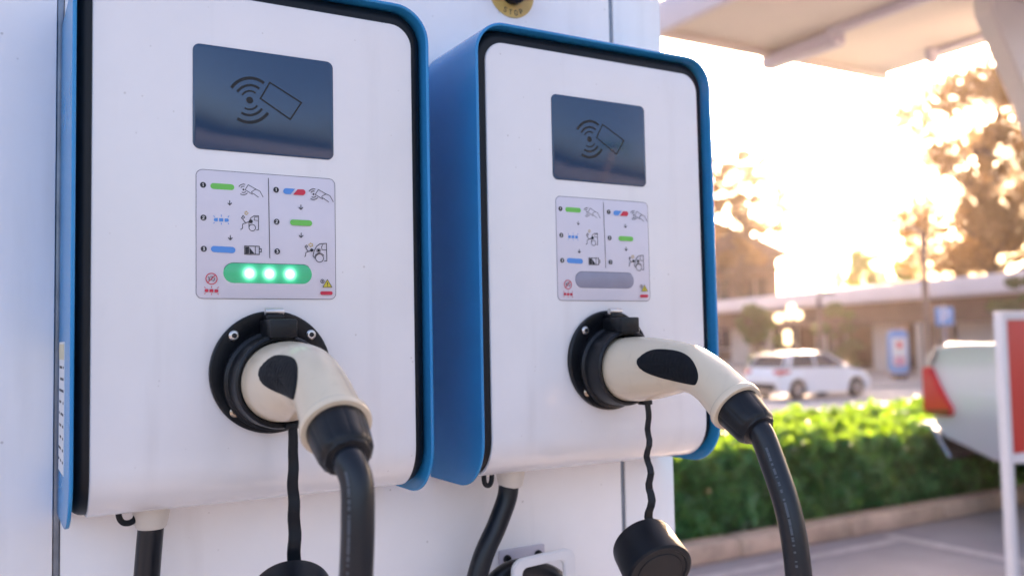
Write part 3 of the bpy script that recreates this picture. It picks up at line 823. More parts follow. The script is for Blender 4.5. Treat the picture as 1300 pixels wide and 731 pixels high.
PAD = [(-.0913, .1467), (-.0995, .1533), (-.1126, .1570), (-.1390, .1555), (-.1575, .1495), (-.1705, .1395), (-.1765, .1295), (-.1735, .1220), (-.1640, .1215), (-.1383, .1244), (-.1113, .1300), (-.0949, .1378)]
def connector(k):
    left = (k == 0)
    root = empty('charging_connector', (D * k + FX, 0, Z0))
    tag(root, 'ivory plug with black cable in the charger with the green light' if left else
        'ivory plug with black cable in the charger with the unlit light', 'charging plug', 'charging plugs in their sockets')
    rz = Matrix.Rotation(R_(-2.3 if left else 0.0), 4, 'Z')
    pv = Matrix.Translation((0, 0, 0.1335))
    rz = rz @ pv @ Matrix.Rotation(R_(-1.9 if left else 0.0), 4, 'X') @ pv.inverted()
    bm = bmesh.new()
    n = 40; rings = []
    N = len(PL)
    for i in range(N):
        p, t, nn, r = plug_frame(i)
        rings.append([bm.verts.new(rz @ (p + (Vector((1, 0, 0)) * math.cos(2 * math.pi * q / n) + nn * math.sin(2 * math.pi * q / n)) * r)) for q in range(n)])
    # flared lip at the end
    p, t, nn, r = plug_frame(N - 1)
    for d, rr in ((0.0008, 0.0262), (0.0022, 0.0270), (0.0062, 0.0270), (0.0078, 0.0262), (0.0080, 0.0225), (0.004, 0.021)):
        rings.append([bm.verts.new(rz @ (p + t * d + (Vector((1, 0, 0)) * math.cos(2 * math.pi * q / n) + nn * math.sin(2 * math.pi * q / n)) * rr)) for q in range(n)])
    for a, b in zip(rings, rings[1:]):
        for q in range(n): bm.faces.new([a[q], a[(q + 1) % n], b[(q + 1) % n], b[q]])
    bm.faces.new(rings[0]); bm.faces.new(rings[-1])
    # moulding seam along the back of the grip
    h = obj('handle', bm, 'ivory', root, 40)
    bm = bmesh.new()
    prev = None
    for i in range(N * 2 - 12):
        s = 10 + i / 2
        if s > N - 1.5: break
        row = [bm.verts.new(rz @ plug_at(s, R_(62) + u, 0.00012)) for u in (-0.012, 0.012)]
        if prev: bm.faces.new([prev[0], prev[1], row[1], row[0]])
        prev = row
    obj('mould_seam', bm, 'seamline', h, 60)
    # ribbed grip pad on the flank
    def on_flank(y, z, off):
        best = None
        for i in range(N - 1):
            p, t, nn, r = plug_frame(i)
            d = Vector((0, y, z)) - p
            e = abs(d.dot(t))
            if best is None or e < best[0]: best = (e, d.dot(nn), r, p, t, nn, d.dot(t))
        _, qn, r, p, t, nn, dt = best
        th = math.asin(max(-1, min(1, qn / (r + 0.0005))))
        return p + t * dt + nn * (math.sin(th) * (r + off)) - Vector((1, 0, 0)) * math.cos(th) * (r + off)
    ol = catmull(PAD + PAD[:3], 6)[:len(PAD) * 6]
    cc = Vector((sum(p[0] for p in ol) / len(ol), sum(p[1] for p in ol) / len(ol)))
    bm = bmesh.new()
    K = 16; rings = []
    for k in range(1, K + 1):
        f = (k / K) ** 0.7
        ring = []
        for o_ in ol:
            q = cc + (Vector((o_[0], o_[1])) - cc) * f
            off = 0.0013 if f < 0.93 else 0.0013 - 0.0022 * ((f - 0.93) / 0.07) ** 2
            if f < 0.84: off += 0.0006 * max(0, math.cos(q.x * 2 * math.pi / 0.0052)) * min(1, (0.84 - f) / 0.1)
            ring.append(bm.verts.new(rz @ on_flank(q.x, q.y, off)))
        rings.append(ring)
    mid = bm.verts.new(rz @ on_flank(cc.x, cc.y, 0.0014))
    n_ = len(ol)
    for q in range(n_): bm.faces.new([mid, rings[0][q], rings[0][(q + 1) % n_]])
    for a_, b_ in zip(rings, rings[1:]):
        for q in range(n_): bm.faces.new([a_[q], a_[(q + 1) % n_], b_[(q + 1) % n_], b_[q]])
    obj('grip_pad', bm, 'grip', h, 60)
    # clamping nut
    p, t, nn, r = plug_frame(N - 1)
    bm = bmesh.new()
    mm = rz @ frame_to(t, p, (1, 0, 0))
    lathe(bm, [(0.0, 0.003), (0.0226, 0.003), (0.0232, 0.009), (0.0228, 0.013)], mm, 10)
    lathe(bm, [(0.0228, 0.013), (0.0215, 0.027)], mm, 10)
    lathe(bm, [(0.0215, 0.027), (0.0208, 0.034), (0.0185, 0.039), (0.0148, 0.041), (0.0118, 0.041), (0.0, 0.041)], mm, 10)
    bmesh.ops.remove_doubles(bm, verts=bm.verts[:], dist=0.00005)
    bmesh.ops.bevel(bm, geom=[e for e in bm.edges if len(e.link_faces) == 2 and e.calc_face_angle(0) > 0.35], offset=0.0026, segments=3, affect='EDGES', clamp_overlap=True)
    obj('clamping_nut', bm, 'black', root, 50)
    e0 = rz @ (p + t * 0.034); e1 = rz @ (p + t * 0.045)
    if left:
        w = [(0.1458, -.2440, .0720), (0.1448, -.2478, .050), (0.1432, -.2490, .020), (0.1405, -.2490, -.020), (0.132, -.246, -.10), (0.127, -.23, -.24), (0.115, -.16, -.42), (0.092, -.05, -.50), (0.066, .045, -.40), (0.054, .064, -.20), (0.0530, .0650, -.08), (0.0555, .0650, -.035), (0.0585, .065, .004)]
    else:
        w = [(0.1535, -.2475, .052), (0.1535, -.2610, .020), (0.1535, -.2695, -.015), (0.1535, -.2730, -.060), (0.1535, -.270, -.15), (0.158, -.22, -.33), (0.170, -.09, -.44), (0.165, .04, -.36), (0.147, .075, -.17), (0.131, .079, -.122), (0.106, .081, -.1050), (0.079, .081, -.0975), (0.055, .080, -.1015), (0.038, .079, -.118), (0.026, .078, -.17), (0.026, .080, -.30), (0.010, .076, -.43), (-.022, .068, -.40), (-.012, .065, -.20), (0.0145, .065, -.0900), (0.040, .065, -.0400), (0.0530, .065, -.012), (0.0565, .065, .006)]
    pts = [e0, e1] + [Vector((x - FX, y, z)) for x, y, z in w]
    bm = bmesh.new()
    tube(bm, catmull(pts, 10), 0.01165, 24)
    cab = obj('cable', bm, 'cable', root, 60)
    path = catmull(pts, 10)
    rr = random.Random(4 + k)
    bm = bmesh.new()
    for i in range(16, 52):
        p = path[i]; t = (path[i + 1] - path[i - 1]).normalized()
        v = (CAM - Vector((D * k + FX, 0, Z0)) - p); v = (v - t * v.dot(t)).normalized()
        s = t.cross(v)
        if s.x < 0: s = -s
        for u in range(2):
            if rr.random() < 0.35: continue
            c = p + (path[i + 1] - p) * (u * .5)
            L = rr.uniform(.0006, .0016)
            q = []
            for al, sg in ((0.50, -1), (0.68, -1), (0.68, 1), (0.50, 1)):
                q.append(bm.verts.new(c + (v * math.cos(al) + s * math.sin(al)) * 0.01178 + t * L * sg))
            bm.faces.new(q)
    obj('sheath_print', bm, 'greyprint', cab, None)
    return root
connectors = [connector(0), connector(1)]

# ------------------------------------------------------------------ wall and what is fixed on it
wall = empty('wall', (0.0, 0.28, 0))
tag(wall, 'white painted sheet metal wall that carries both chargers', 'wall')
YW = 0.122
def wpart(name, x0, x1, m, yf=YW, z1=2.75, yb=0.42, bev=0.0012):
    bm = bmesh.new()
    box(bm, ((x0 + x1) / 2, (yf + yb) / 2 - 0.28, z1 / 2), (x1 - x0, yb - yf, z1), 0, bev)
    return obj(name, bm, m, wall, 30)
wpart('wall_panel', -0.46, -0.0205, 'wall', YW - 0.004)
wpart('wall_panel', -0.0140, 0.6462, 'wall')
wpart('wall_panel', 0.6530, 0.7350, 'wall')
wpart('seam_strip', -0.0202, -0.0143, 'seam', YW - 0.001)
wpart('seam_strip', 0.6465, 0.6527, 'seam', YW + 0.002)

st = empty('emergency_stop_button', (0.4936, YW, Z0 + 0.607))
tag(st, 'red push button on a round yellow disc marked STOP, above the chargers', 'stop button')
bm = bmesh.new()
lathe(bm, [(0, 0.0), (0.0325, 0.0), (0.0325, 0.0012), (0.0320, 0.0016), (0.0, 0.0016)], frame_to((0, -1, 0), (0, 0, 0)), 48)
dsk = obj('legend_disc', bm, 'stopyellow', st, 35)
p = Print(-0.0018)
def glyph(ch):
    arc = lambda cx, cy, rx, ry, a0, a1, n=8: [(cx + rx * math.cos(R_(a0 + (a1 - a0) * i / n)), cy + ry * math.sin(R_(a0 + (a1 - a0) * i / n))) for i in range(n + 1)]
    return {'S': [arc(0, .27, .28, .23, 20, 270) + arc(0, -.23, .28, .27, 90, -160)], 'T': [[(-.32, .5), (.32, .5)], [(0, .46), (0, -.5)]],
            'O': [arc(0, 0, .33, .5, 0, 345, 14)], 'P': [[(-.25, -.5), (-.25, .5), (.08, .5)] + arc(.05, .22, .25, .28, 80, -90, 7) + [(-.2, -.06)]]}[ch]
for i, ch in enumerate('STOP'):
    a = R_(-90 + (i - 1.35) * 17.5)
    cx, cz, h = 0.0262 * math.cos(a), 0.0262 * math.sin(a), 0.0062
    ux, uz = -math.sin(a), math.cos(a)          # reading direction along the lower arc
    vx, vz = -math.cos(a), -math.sin(a)
    for ln in glyph(ch):
        p.line('ink', 0.0011, [(cx + h * (x * ux + y * vx), cz + h * (x * uz + y * vz)) for x, y in ln])
p.build('lettering', dsk)
bm = bmesh.new()
lathe(bm, [(0.0, 0.0016), (0.0165, 0.0016), (0.0165, 0.010), (0.0130, 0.012), (0.0130, 0.022), (0.0, 0.022)], frame_to((0, -1, 0), (0, 0, 0)), 32)
obj('button_base', bm, 'black', st, 35)
bm = bmesh.new()
lathe(bm, [(0.0, 0.0222), (0.0190, 0.0222), (0.0205, 0.025), (0.0200, 0.031), (0.0150, 0.0345), (0.0, 0.0355)], frame_to((0, -1, 0), (0.002, 0, 0.003)), 32)
obj('push_button', bm, 'stopred', st, 40)

hk = empty('cable_hook', (0.49, YW, Z0 - 0.10))
tag(hk, 'white plastic cable hook on a metal plate under the unlit charger', 'cable hook')
bm = bmesh.new()
box(bm, (0.0015, -0.002, 0.0035), (0.064, 0.004, 0.026), 0, 0.0012)
pl_ = obj('mounting_plate', bm, 'lav', hk, 30)
for sx in (-0.022, 0.022):
    b = bmesh.new()
    lathe(b, [(0.0, 0.0), (0.0052, 0.0), (0.0052, 0.002), (0.0040, 0.0034), (0.0022, 0.0036), (0.0018, 0.0015), (0.0, 0.0015)], frame_to((0, -1, 0), (sx + 0.0015, -0.004, 0.0055)), 18)
    obj('screw', b, 'black', pl_, 35)
bm = bmesh.new()
out = rrect(-0.0520, 0.0330, -0.075, 0.0215, 0.014, 6); inn = rrect(-0.0390, 0.0175, -0.062, 0.0100, 0.007, 6)
for y, s in ((-0.080, 0), (-0.066, 1)):
    pass
rows = []
for ol, y in ((inn, -0.0660), (out, -0.0660), (out, -0.0725), (inn, -0.0725)):
    rows.append([bm.verts.new((x, y, z + 0.0045 * (x + 0.05) / 0.085)) for x, z in ol])
for i in range(4):
    a, b = rows[i], rows[(i + 1) % 4]
    for q in range(len(a)): bm.faces.new([a[q], a[(q + 1) % len(a)], b[(q + 1) % len(a)], b[q]])
bmesh.ops.recalc_face_normals(bm, faces=bm.faces[:])
bmesh.ops.bevel(bm, geom=[e for e in bm.edges if e.calc_face_angle(0) > 1.0], offset=0.0014, segments=2, affect='EDGES')
box(bm, (-0.0120, -0.036, -0.067), (0.060, 0.068, 0.008), 0, 0.002)
obj('retaining_loop', bm, 'hook', hk, 35)

# ------------------------------------------------------------------ ground, road, kerb
FH = Vector((FWD.x, FWD.y, 0)).normalized(); SH = Vector((FH.y, -FH.x, 0))   # along / across the view
def gz(x, y):
    """the ground is level by the chargers and falls gently to the street behind"""
    d = (x - CAM.x) * FH.x + (y - CAM.y) * FH.y
    t = min(1.0, max(0.0, (d - 10.0) / 13.0))
    return -0.70 * t * t * (3 - 2 * t)
def P(d, s, z=0.0):
    """d metres ahead of the camera, s metres to the right, z above the ground there"""
    q = Vector((CAM.x, CAM.y, 0)) + FH * d + SH * s
    return Vector((q.x, q.y, gz(q.x, q.y) + z))
def px(x, d, z=0.0):
    return P(d, (x - 650) / 1148.06 * d, z)

def ribbon(bm, ds, s0, s1, lift, ns=2):
    rows = [[bm.verts.new(P(d, s0 + (s1 - s0) * k / ns) + Vector((0, 0, lift))) for k in range(ns + 1)] for d in ds]
    for a, b in zip(rows, rows[1:]):
        for k in range(ns): bm.faces.new([a[k], a[k + 1], b[k + 1], b[k]])
bm = bmesh.new()
ribbon(bm, [-60, -20, -6, 0, 4, 8] + [10 + i for i in range(14)] + [26, 30, 40, 60, 90, 150, 300], -300, 300, 0, 2)
struct(obj('ground', bm, 'asphalt', smooth=30))
bm = bmesh.new(); ribbon(bm, [16.5 + i * .5 for i in range(14)] + [24, 28, 33.5], -60, 60, 0.004)
struct(obj('road', bm, 'road', smooth=30))
bm = bmesh.new()
rows = []
for a, z in ((33.5, 0.0), (33.5, 0.12), (80, 0.12), (80, 0.0)):
    rows.append([bm.verts.new(P(a, s, z)) for s in (-60, 0, 60)])
for a, b in zip(rows, rows[1:]):
    for k in range(2): bm.faces.new([a[k], a[k + 1], b[k + 1], b[k]])
struct(obj('pavement', bm, 'paving', smooth=None))
bm = bmesh.new()
x = -2.0
while x < 16:
    box(bm, (x + 0.49, 3.36, 0.06), (0.975, 0.16, 0.12), 0, 0.02); x += 0.985
struct(obj('kerb', bm, 'kerb', smooth=35))
bm = bmesh.new()
box(bm, (7.0, 4.45, 0.03), (18.0, 1.98, 0.06), 0)
struct(obj('soil_bed', bm, 'bark', smooth=None))
def flat(name, pts, m, z):
    bm = bmesh.new()
    bm.faces.new([bm.verts.new((x, y, z)) for x, y in pts])
    return struct(obj(name, bm, m, smooth=None))
flat('bay_line', [(5.08, -4), (5.19, -4), (5.19, 3.2), (5.08, 3.2)], 'line', 0.004)
flat('drain_line', [(2.0, 3.02), (5.06, 3.02), (5.06, 3.10), (2.0, 3.10)], 'line', 0.004)

# ------------------------------------------------------------------ leaves
def leaf_mesh(name, pts, nrm, size, m, parent, jitter=0.8, aspect=0.6):
    """one mesh of many small folded leaf faces at pts, facing roughly along nrm"""
    n = len(pts)
    d = nrm + rng.normal(0, jitter, (n, 3)); d /= np.linalg.norm(d, axis=1)[:, None] + 1e-9
    a = rng.normal(0, 1, (n, 3)); a -= (a * d).sum(1)[:, None] * d; a /= np.linalg.norm(a, axis=1)[:, None] + 1e-9
    b = np.cross(d, a)
    s = (size * rng.uniform(0.6, 1.35, n))[:, None]
    v = np.empty((n, 6, 3))
    w = s * aspect / 2
    v[:, 0] = pts - a * s * .5
    v[:, 1] = pts - a * s * .1 + b * w + d * s * .08
    v[:, 2] = pts + a * s * .28 + b * w * .7 + d * s * .05
    v[:, 3] = pts + a * s * .5 - d * s * .10
    v[:, 4] = pts + a * s * .28 - b * w * .7 + d * s * .05
    v[:, 5] = pts - a * s * .1 - b * w + d * s * .08
    idx = np.arange(n)[:, None] * 6
    f = np.concatenate([idx + np.array([[0, 1, 2, 3]]), idx + np.array([[0, 3, 4, 5]])])
    me = bpy.data.meshes.new(name)
    me.from_pydata(v.reshape(-1, 3).tolist(), [], f.tolist())
    return link(name, me, m, parent)

def lump(x, y, k=1.0):
    return 0.5 * math.sin(x * 3.1 * k + 1.3) * math.cos(y * 2.7 * k) + 0.3 * math.sin(x * 7.3 * k + y * 5.1 * k) + 0.2 * math.sin(x * 13.1 * k - y * 11 * k)

hedge = empty('hedge', (4.2, 4.4, 0))
tag(hedge, 'clipped green hedge along the kerb, sunlit yellow green on top', 'hedge')
HX0, HX1, HY0, HY1 = 0.9, 9.6, 3.47, 5.10
def hh(x):                                     # height of the clipped top along the hedge
    return 0.625 + 0.02 * math.sin(x * 1.7)
pts = []; nr = []
def add(n, fn):
    for _ in range(n):
        q = fn()
        if q: pts.append(q[0]); nr.append(q[1])
def f_top():
    x = HX0 + (HX1 - HX0) * random.random(); y = HY0 + (HY1 - HY0) * random.random()
    h = hh(x); e = min(1, (y - HY0) / 0.25)
    return (x, y, h - 0.10 * (1 - e) ** 2 + 0.075 * lump(x, y, 1.3) - abs(random.gauss(0, 0.045))), (0, 0.1, 1)
def f_front():
    x = HX0 + (HX1 - HX0) * random.random(); z = 0.06 + (hh(x) - 0.08) * random.random()
    return (x, HY0 + 0.05 + 0.16 * lump(x, z * 1.6, 1.9) + abs(random.gauss(0, 0.06)) - 0.02 + 0.05 * (z < 0.15), z), (0, -1, 0.35)
def f_in():
    x = HX0 + (HX1 - HX0) * random.random()
    return (x, HY0 + 0.1 + (HY1 - HY0 - .2) * random.random(), 0.1 + (hh(x) - .15) * random.random()), (0, 0, 1)
add(21000, f_top); add(19000, f_front); add(6000, f_in)
for _ in range(200):                           # single sprigs standing up above the clipped top
    x = HX0 + (HX1 - HX0) * random.random(); y = HY0 + (HY1 - HY0) * random.random(); h = hh(x) + .05 * lump(x, y)
    for k in range(5):
        pts.append((x + random.gauss(0, .02), y + random.gauss(0, .02), h + 0.005 + 0.016 * k)); nr.append((random.gauss(0, 1), random.gauss(0, 1), .5))
leaf_mesh('foliage', np.array(pts) - np.array((4.2, 4.4, 0)), np.array(nr), 0.092, 'leaf', hedge, 0.95)
bm = bmesh.new()
for y in (3.8, 4.3, 4.8): tube(bm, [(HX0 - 4.1, y - 4.4, .05), (HX1 - 4.3, y - 4.4, .05)], .02, 5)
for i in range(200):
    x = HX0 + .1 + (HX1 - HX0 - .2) * random.random(); y = random.choice((3.8, 4.3, 4.8))
    h = hh(x) * random.uniform(.6, .9)
    tube(bm, [(x - 4.2, y - 4.4, 0.03), (x - 4.2 + random.gauss(0, .05), y - 4.4 + random.gauss(0, .05), h * .5), (x - 4.2 + random.gauss(0, .12), y - 4.4 + random.gauss(0, .12), h)], [.012, .009, .004], 5)
obj('stems', bm, 'twig', hedge, 60)

def tree(loc, h, cr, label, cat='tree', group=None, m='leaf_gold', nleaf=5000, leaf=0.2, trunk_r=0.18, lean=0.0, clumps=26, base=0.35, seed=1, name='tree', squash=0.75, crad=0.30):
    rr = random.Random(seed)
    root = empty(name, loc)
    tag(root, label, cat, group)
    bm = bmesh.new()
    top = Vector((lean, 0, h * 0.78))
    tp = [Vector((0, 0, -0.1)), Vector((lean * .15, rr.gauss(0, .1), h * .25)), Vector((lean * .5 + rr.gauss(0, .1), rr.gauss(0, .15), h * .5)), top]
    tr = catmull(tp, 5)
    tube(bm, tr, [trunk_r * (1 - .8 * i / (len(tr) - 1)) for i in range(len(tr))], 9)
    cs = []
    for i in range(clumps):
        a = rr.uniform(0, 2 * math.pi); u = rr.random() ** 0.55
        z = h * (base + (0.97 - base) * rr.random())
        fz = (z / h - base) / (1 - base)
        prof = math.sin(math.pi * (0.12 + 0.80 * fz)) ** 0.7
        c = Vector((lean * z / h + cr * prof * u * math.cos(a), cr * prof * u * math.sin(a), z))
        cs.append((c, rr.uniform(.55, 1.25) * cr * crad))
        s = tr[min(len(tr) - 1, int(len(tr) * max(.3, min(.95, z / h * 0.85))))]
        mid = s.lerp(c, .5) + Vector((rr.gauss(0, .15), rr.gauss(0, .15), -0.04 * h * rr.random()))
        tube(bm, [s, mid, c], [trunk_r * .30, trunk_r * .18, trunk_r * .06], 6)
        for _ in range(3):
            e = c + Vector((rr.gauss(0, 1), rr.gauss(0, 1), rr.gauss(0, .7))) * cr * .22
            tube(bm, [mid.lerp(c, .6), c.lerp(e, .5) + Vector((0, 0, .1)), e], [trunk_r * .1, trunk_r * .06, .01], 4)
    obj('trunk', bm, 'bark', root, 60)
    w = np.array([r ** 2 for _, r in cs]); w /= w.sum()
    ci = rng.choice(len(cs), nleaf, p=w)
    C_ = np.array([tuple(c) for c, _ in cs]); Rr = np.array([r for _, r in cs])
    d = rng.normal(0, 1, (nleaf, 3)); d /= np.linalg.norm(d, axis=1)[:, None]
    q = rng.uniform(0.35, 1.0, nleaf) ** 0.6
    pts = C_[ci] + d * (Rr[ci] * q)[:, None] * np.array([1, 1, squash])
    leaf_mesh('crown', pts, d + np.array([0, 0, .4]), leaf, m, root, 0.7, 0.7)
    return root

# ------------------------------------------------------------------ canopy over the forecourt
HC = CAM.z + 2.0
can = empty('canopy', (4.8, 1.5, HC))
tag(can, 'cream sheet canopy roof overhead, out of focus', 'canopy')
cl = lambda x, y, z: (x - 4.8, y - 1.5, z - HC)
bm = bmesh.new()
box(bm, cl(4.80, 0.85, HC + 0.05), (2.34, 5.60, 0.10), 0, 0.006)
obj('roof_sheet', bm, 'cream', can, 30)
bm = bmesh.new()
box(bm, cl(4.70, 0.55, HC - 0.030), (0.045, 5.2, 0.058), 0, 0.004)
obj('ceiling_rail', bm, 'lav', can, 30)
bm = bmesh.new()
box(bm, cl(4.745, 3.42, HC - 0.065), (0.13, 0.66, 0.11), 0, 0.03)
obj('strip_lamp', bm, 'lav', can, 35)
bm = bmesh.new()
box(bm, cl(3.595, 0.85, HC + 0.01), (0.066, 5.60, 0.20), 0, 0.006)
obj('edge_beam', bm, 'lav', can, 30)
bm = bmesh.new()
box(bm, cl(4.8, 3.672, HC + 0.03), (2.34, 0.04, 0.16), 0, 0.006)
obj('edge_beam', bm, 'cream', can, 30)
bm = bmesh.new()
lathe(bm, [(0.0, 0.0), (0.05, 0.0), (0.05, 0.06), (0.035, 0.10), (0.0, 0.115)], frame_to((0, 0, -1), cl(5.72, 3.10, HC - 0.002)), 24)
tube(bm, [cl(5.70, 1.2, HC - 0.02), cl(5.72, 3.05, HC - 0.02)], 0.018, 10)
obj('spot_lamp', bm, 'lav', can, 35)
br = empty('support_panel', (5.6, 2.3, 0))
tag(br, 'grey sloping steel panel that props the canopy at upper right', 'support panel')
bm = bmesh.new()
prism(bm, [(-0.56, HC - 0.12), (-0.19, 2.69), (0.10, 2.20), (0.30, 0.0), (0.62, 0.0), (0.62, HC - 0.004), (-0.56, HC - 0.004)], -0.06, 0.06, 0, 0.012)
obj('web_plate', bm, 'greysteel', br, 30)
bm = bmesh.new()
prism(bm, [(0.33, 0.0), (0.33, 0.05), (0.59, 0.05), (0.59, 0.0)], -0.12, 0.12, 0, 0.006)
obj('foot_plate', bm, 'lav', br, 30)

# ------------------------------------------------------------------ red sign on a white frame
q = px(1268, 4.0)
sg = empty('red_sign', (q.x, q.y, 0.0), 0.0)
tag(sg, 'bright red notice board in a white metal frame on legs', 'sign board')
def seg(bm, a, b, w, mi=0): 
    a = Vector(a); b = Vector(b); c = (a + b) / 2; d = b - a
    box(bm, c, (abs(d.x) + w, w, abs(d.z) + w), mi, 0.004)
SW, ST_, SB, FR = 0.62, 1.433, 0.785, 0.040
for xx in (0.0, SW):
    bm = bmesh.new(); box(bm, (xx, 0, ST_ / 2), (FR, FR, ST_), 0, 0.004); obj('leg', bm, 'signwhite', sg, 30)
for zz in (ST_ - FR / 2, SB):
    bm = bmesh.new(); box(bm, (SW / 2, 0, zz), (SW - FR - 0.002, FR, FR), 0, 0.004); obj('crossbar', bm, 'signwhite', sg, 30)
bm = bmesh.new(); box(bm, (SW / 2, 0.0, (ST_ + SB) / 2 - 0.008), (SW - FR - 0.004, 0.016, ST_ - SB - FR - 0.018), 0, 0.002); obj('sign_face', bm, 'signred', sg, 30)
for xx in (0.0, SW):
    bm = bmesh.new(); box(bm, (xx, 0, 0.012), (0.12, 0.36, 0.022), 0, 0.004); obj('foot', bm, 'signwhite', sg, 30)

# ------------------------------------------------------------------ vehicles
def wheel(root, c, r, w, m='rim'):
    bm = bmesh.new()
    mm = frame_to((0, 1, 0), c)
    lathe(bm, [(r * .60, -w / 2), (r * .93, -w / 2), (r, -w / 2 + .03), (r, w / 2 - .03), (r * .93, w / 2), (r * .60, w / 2), (r * .60, -w / 2)], mm, 32)
    t = obj('wheel', bm, 'tyre', root, 35)
    bm = bmesh.new()
    lathe(bm, [(r * .60, -w / 2 + .01), (r * .56, -w / 2 + .03), (r * .56, w / 2 - .03), (r * .60, w / 2 - .01)], mm, 32)
    for sgn in (-1, 1):
        for k in range(5):
            a = 2 * math.pi * k / 5
            rot = Matrix.Rotation(a, 3, 'Y')
            box(bm, Vector(c) + rot @ Vector((0, 0, r * .30)) + Vector((0, sgn * (w / 2 - .03), 0)), (r * .16, .03, r * .56), 0, 0.008, rot)
        lathe(bm, [(0, .0), (r * .16, .0), (r * .13, .03), (0, .03)], frame_to((0, sgn, 0), Vector(c) + Vector((0, sgn * (w / 2 - .045), 0))), 16)
    obj('rim', bm, m, t, 35)
    return t

def arch(cx, r, n=8):
    return [(cx + r * math.cos(math.pi * (1 - i / n)), 0.0 + r * math.sin(math.pi * (1 - i / n))) for i in range(n + 1)]

def hatchback(loc, rz):
    root = empty('hatchback_car', loc, rz)
    tag(root, 'white hatchback car parked in the street beyond the hedge', 'car')
    zb, zw, hw = 0.20, 0.32, 0.85
    low = [(-1.93, 0.30)] + [(-1.66, zb)] + [(-1.22 + x, zw + z) for x, z in arch(0, .345)] + [(-.85, zb), (.92, zb)] + [(1.27 + x, zw + z) for x, z in arch(0, .345)] + [(1.66, zb), (1.93, .28)]
    up = [(1.97, .50), (1.93, .66), (1.72, .80), (1.15, .93), (.85, .985), (-.6, 1.02), (-1.70, 1.03), (-1.84, 1.0), (-1.95, .80), (-1.98, .55)]
    bm = bmesh.new()
    def tap(x, z, y, s):
        k = hw - 0.05 * max(0, (z - .7) / .3) - .10 * max(0, (abs(x) - 1.6) / .38) ** 2
        return -k if s == 0 else k
    prism(bm, low + up, -1, 1, 0, 0.035, tap)
    body = obj('body', bm, 'carwhite', root, 35)
    gl = [(.95, .975), (.80, 1.04), (.18, 1.40), (-.15, 1.43), (-1.15, 1.42), (-1.45, 1.38), (-1.80, 1.05), (-1.82, 1.01)]
    bm = bmesh.new()
    def tap2(x, z, y, s):
        k = .80 - .20 * max(0, (z - 1.0) / .45)
        return -k if s == 0 else k
    prism(bm, gl, -1, 1, 0, 0.03, tap2)
    obj('windows', bm, 'glass', root, 35)
    bm = bmesh.new()
    def tap3(x, z, y, s):
        k = .645 - .10 * max(0, (z - 1.42) / .06)
        return -k if s == 0 else k
    prism(bm, [(.22, 1.385), (.10, 1.435), (-.3, 1.475), (-1.1, 1.47), (-1.62, 1.40), (-1.64, 1.36), (-1.2, 1.405), (-.2, 1.42)], -1, 1, 0, 0.012, tap3)
    for s in (-1, 1):                                     # pillars
        for (xa, za, xb, zb_) in ((.92, .99, .20, 1.40), (-.45, 1.01, -.38, 1.42), (-1.78, 1.02, -1.50, 1.39), (-1.55, 1.02, -1.32, 1.40)):
            ya = s * (.803 - .20 * max(0, za - 1.0) / .45); yb = s * (.803 - .20 * (zb_ - 1.0) / .45)
            tube(bm, [(xa, ya, za), (xb, yb, zb_)], .035 if xa != -1.55 else .07, 6)
    obj('roof', bm, 'carwhite', root, 35)
    for s in (-1, 1):
        bm = bmesh.new()
        box(bm, (-1.86, s * .66, .86), (.16, .30, .16), 0, .04)
        box(bm, (-1.66, s * .79, .88), (.30, .06, .11), 0, .025)
        obj('tail_light', bm, 'taillight', root, 35)
        bm = bmesh.new(); box(bm, (1.80, s * .68, .70), (.22, .26, .12), 0, .04); obj('headlight', bm, 'chrome', root, 35)
        bm = bmesh.new(); box(bm, (.72, s * .92, 1.02), (.10, .14, .10), 0, .03); obj('door_mirror', bm, 'carwhite', root, 35)
        for xx in (.12, -.82):
            bm = bmesh.new(); box(bm, (xx, s * .838, .86), (.18, .03, .03), 0, .01); obj('door_handle', bm, 'carwhite', root, 35)
    bm = bmesh.new(); box(bm, (-1.945, 0, .42), (.08, 1.2, .20), 0, .02); obj('bumper', bm, 'black', root, 35)
    for x in (-1.22, 1.27):
        for s in (-1, 1): wheel(root, (x, s * .74, zw), .315, .20)
    return root

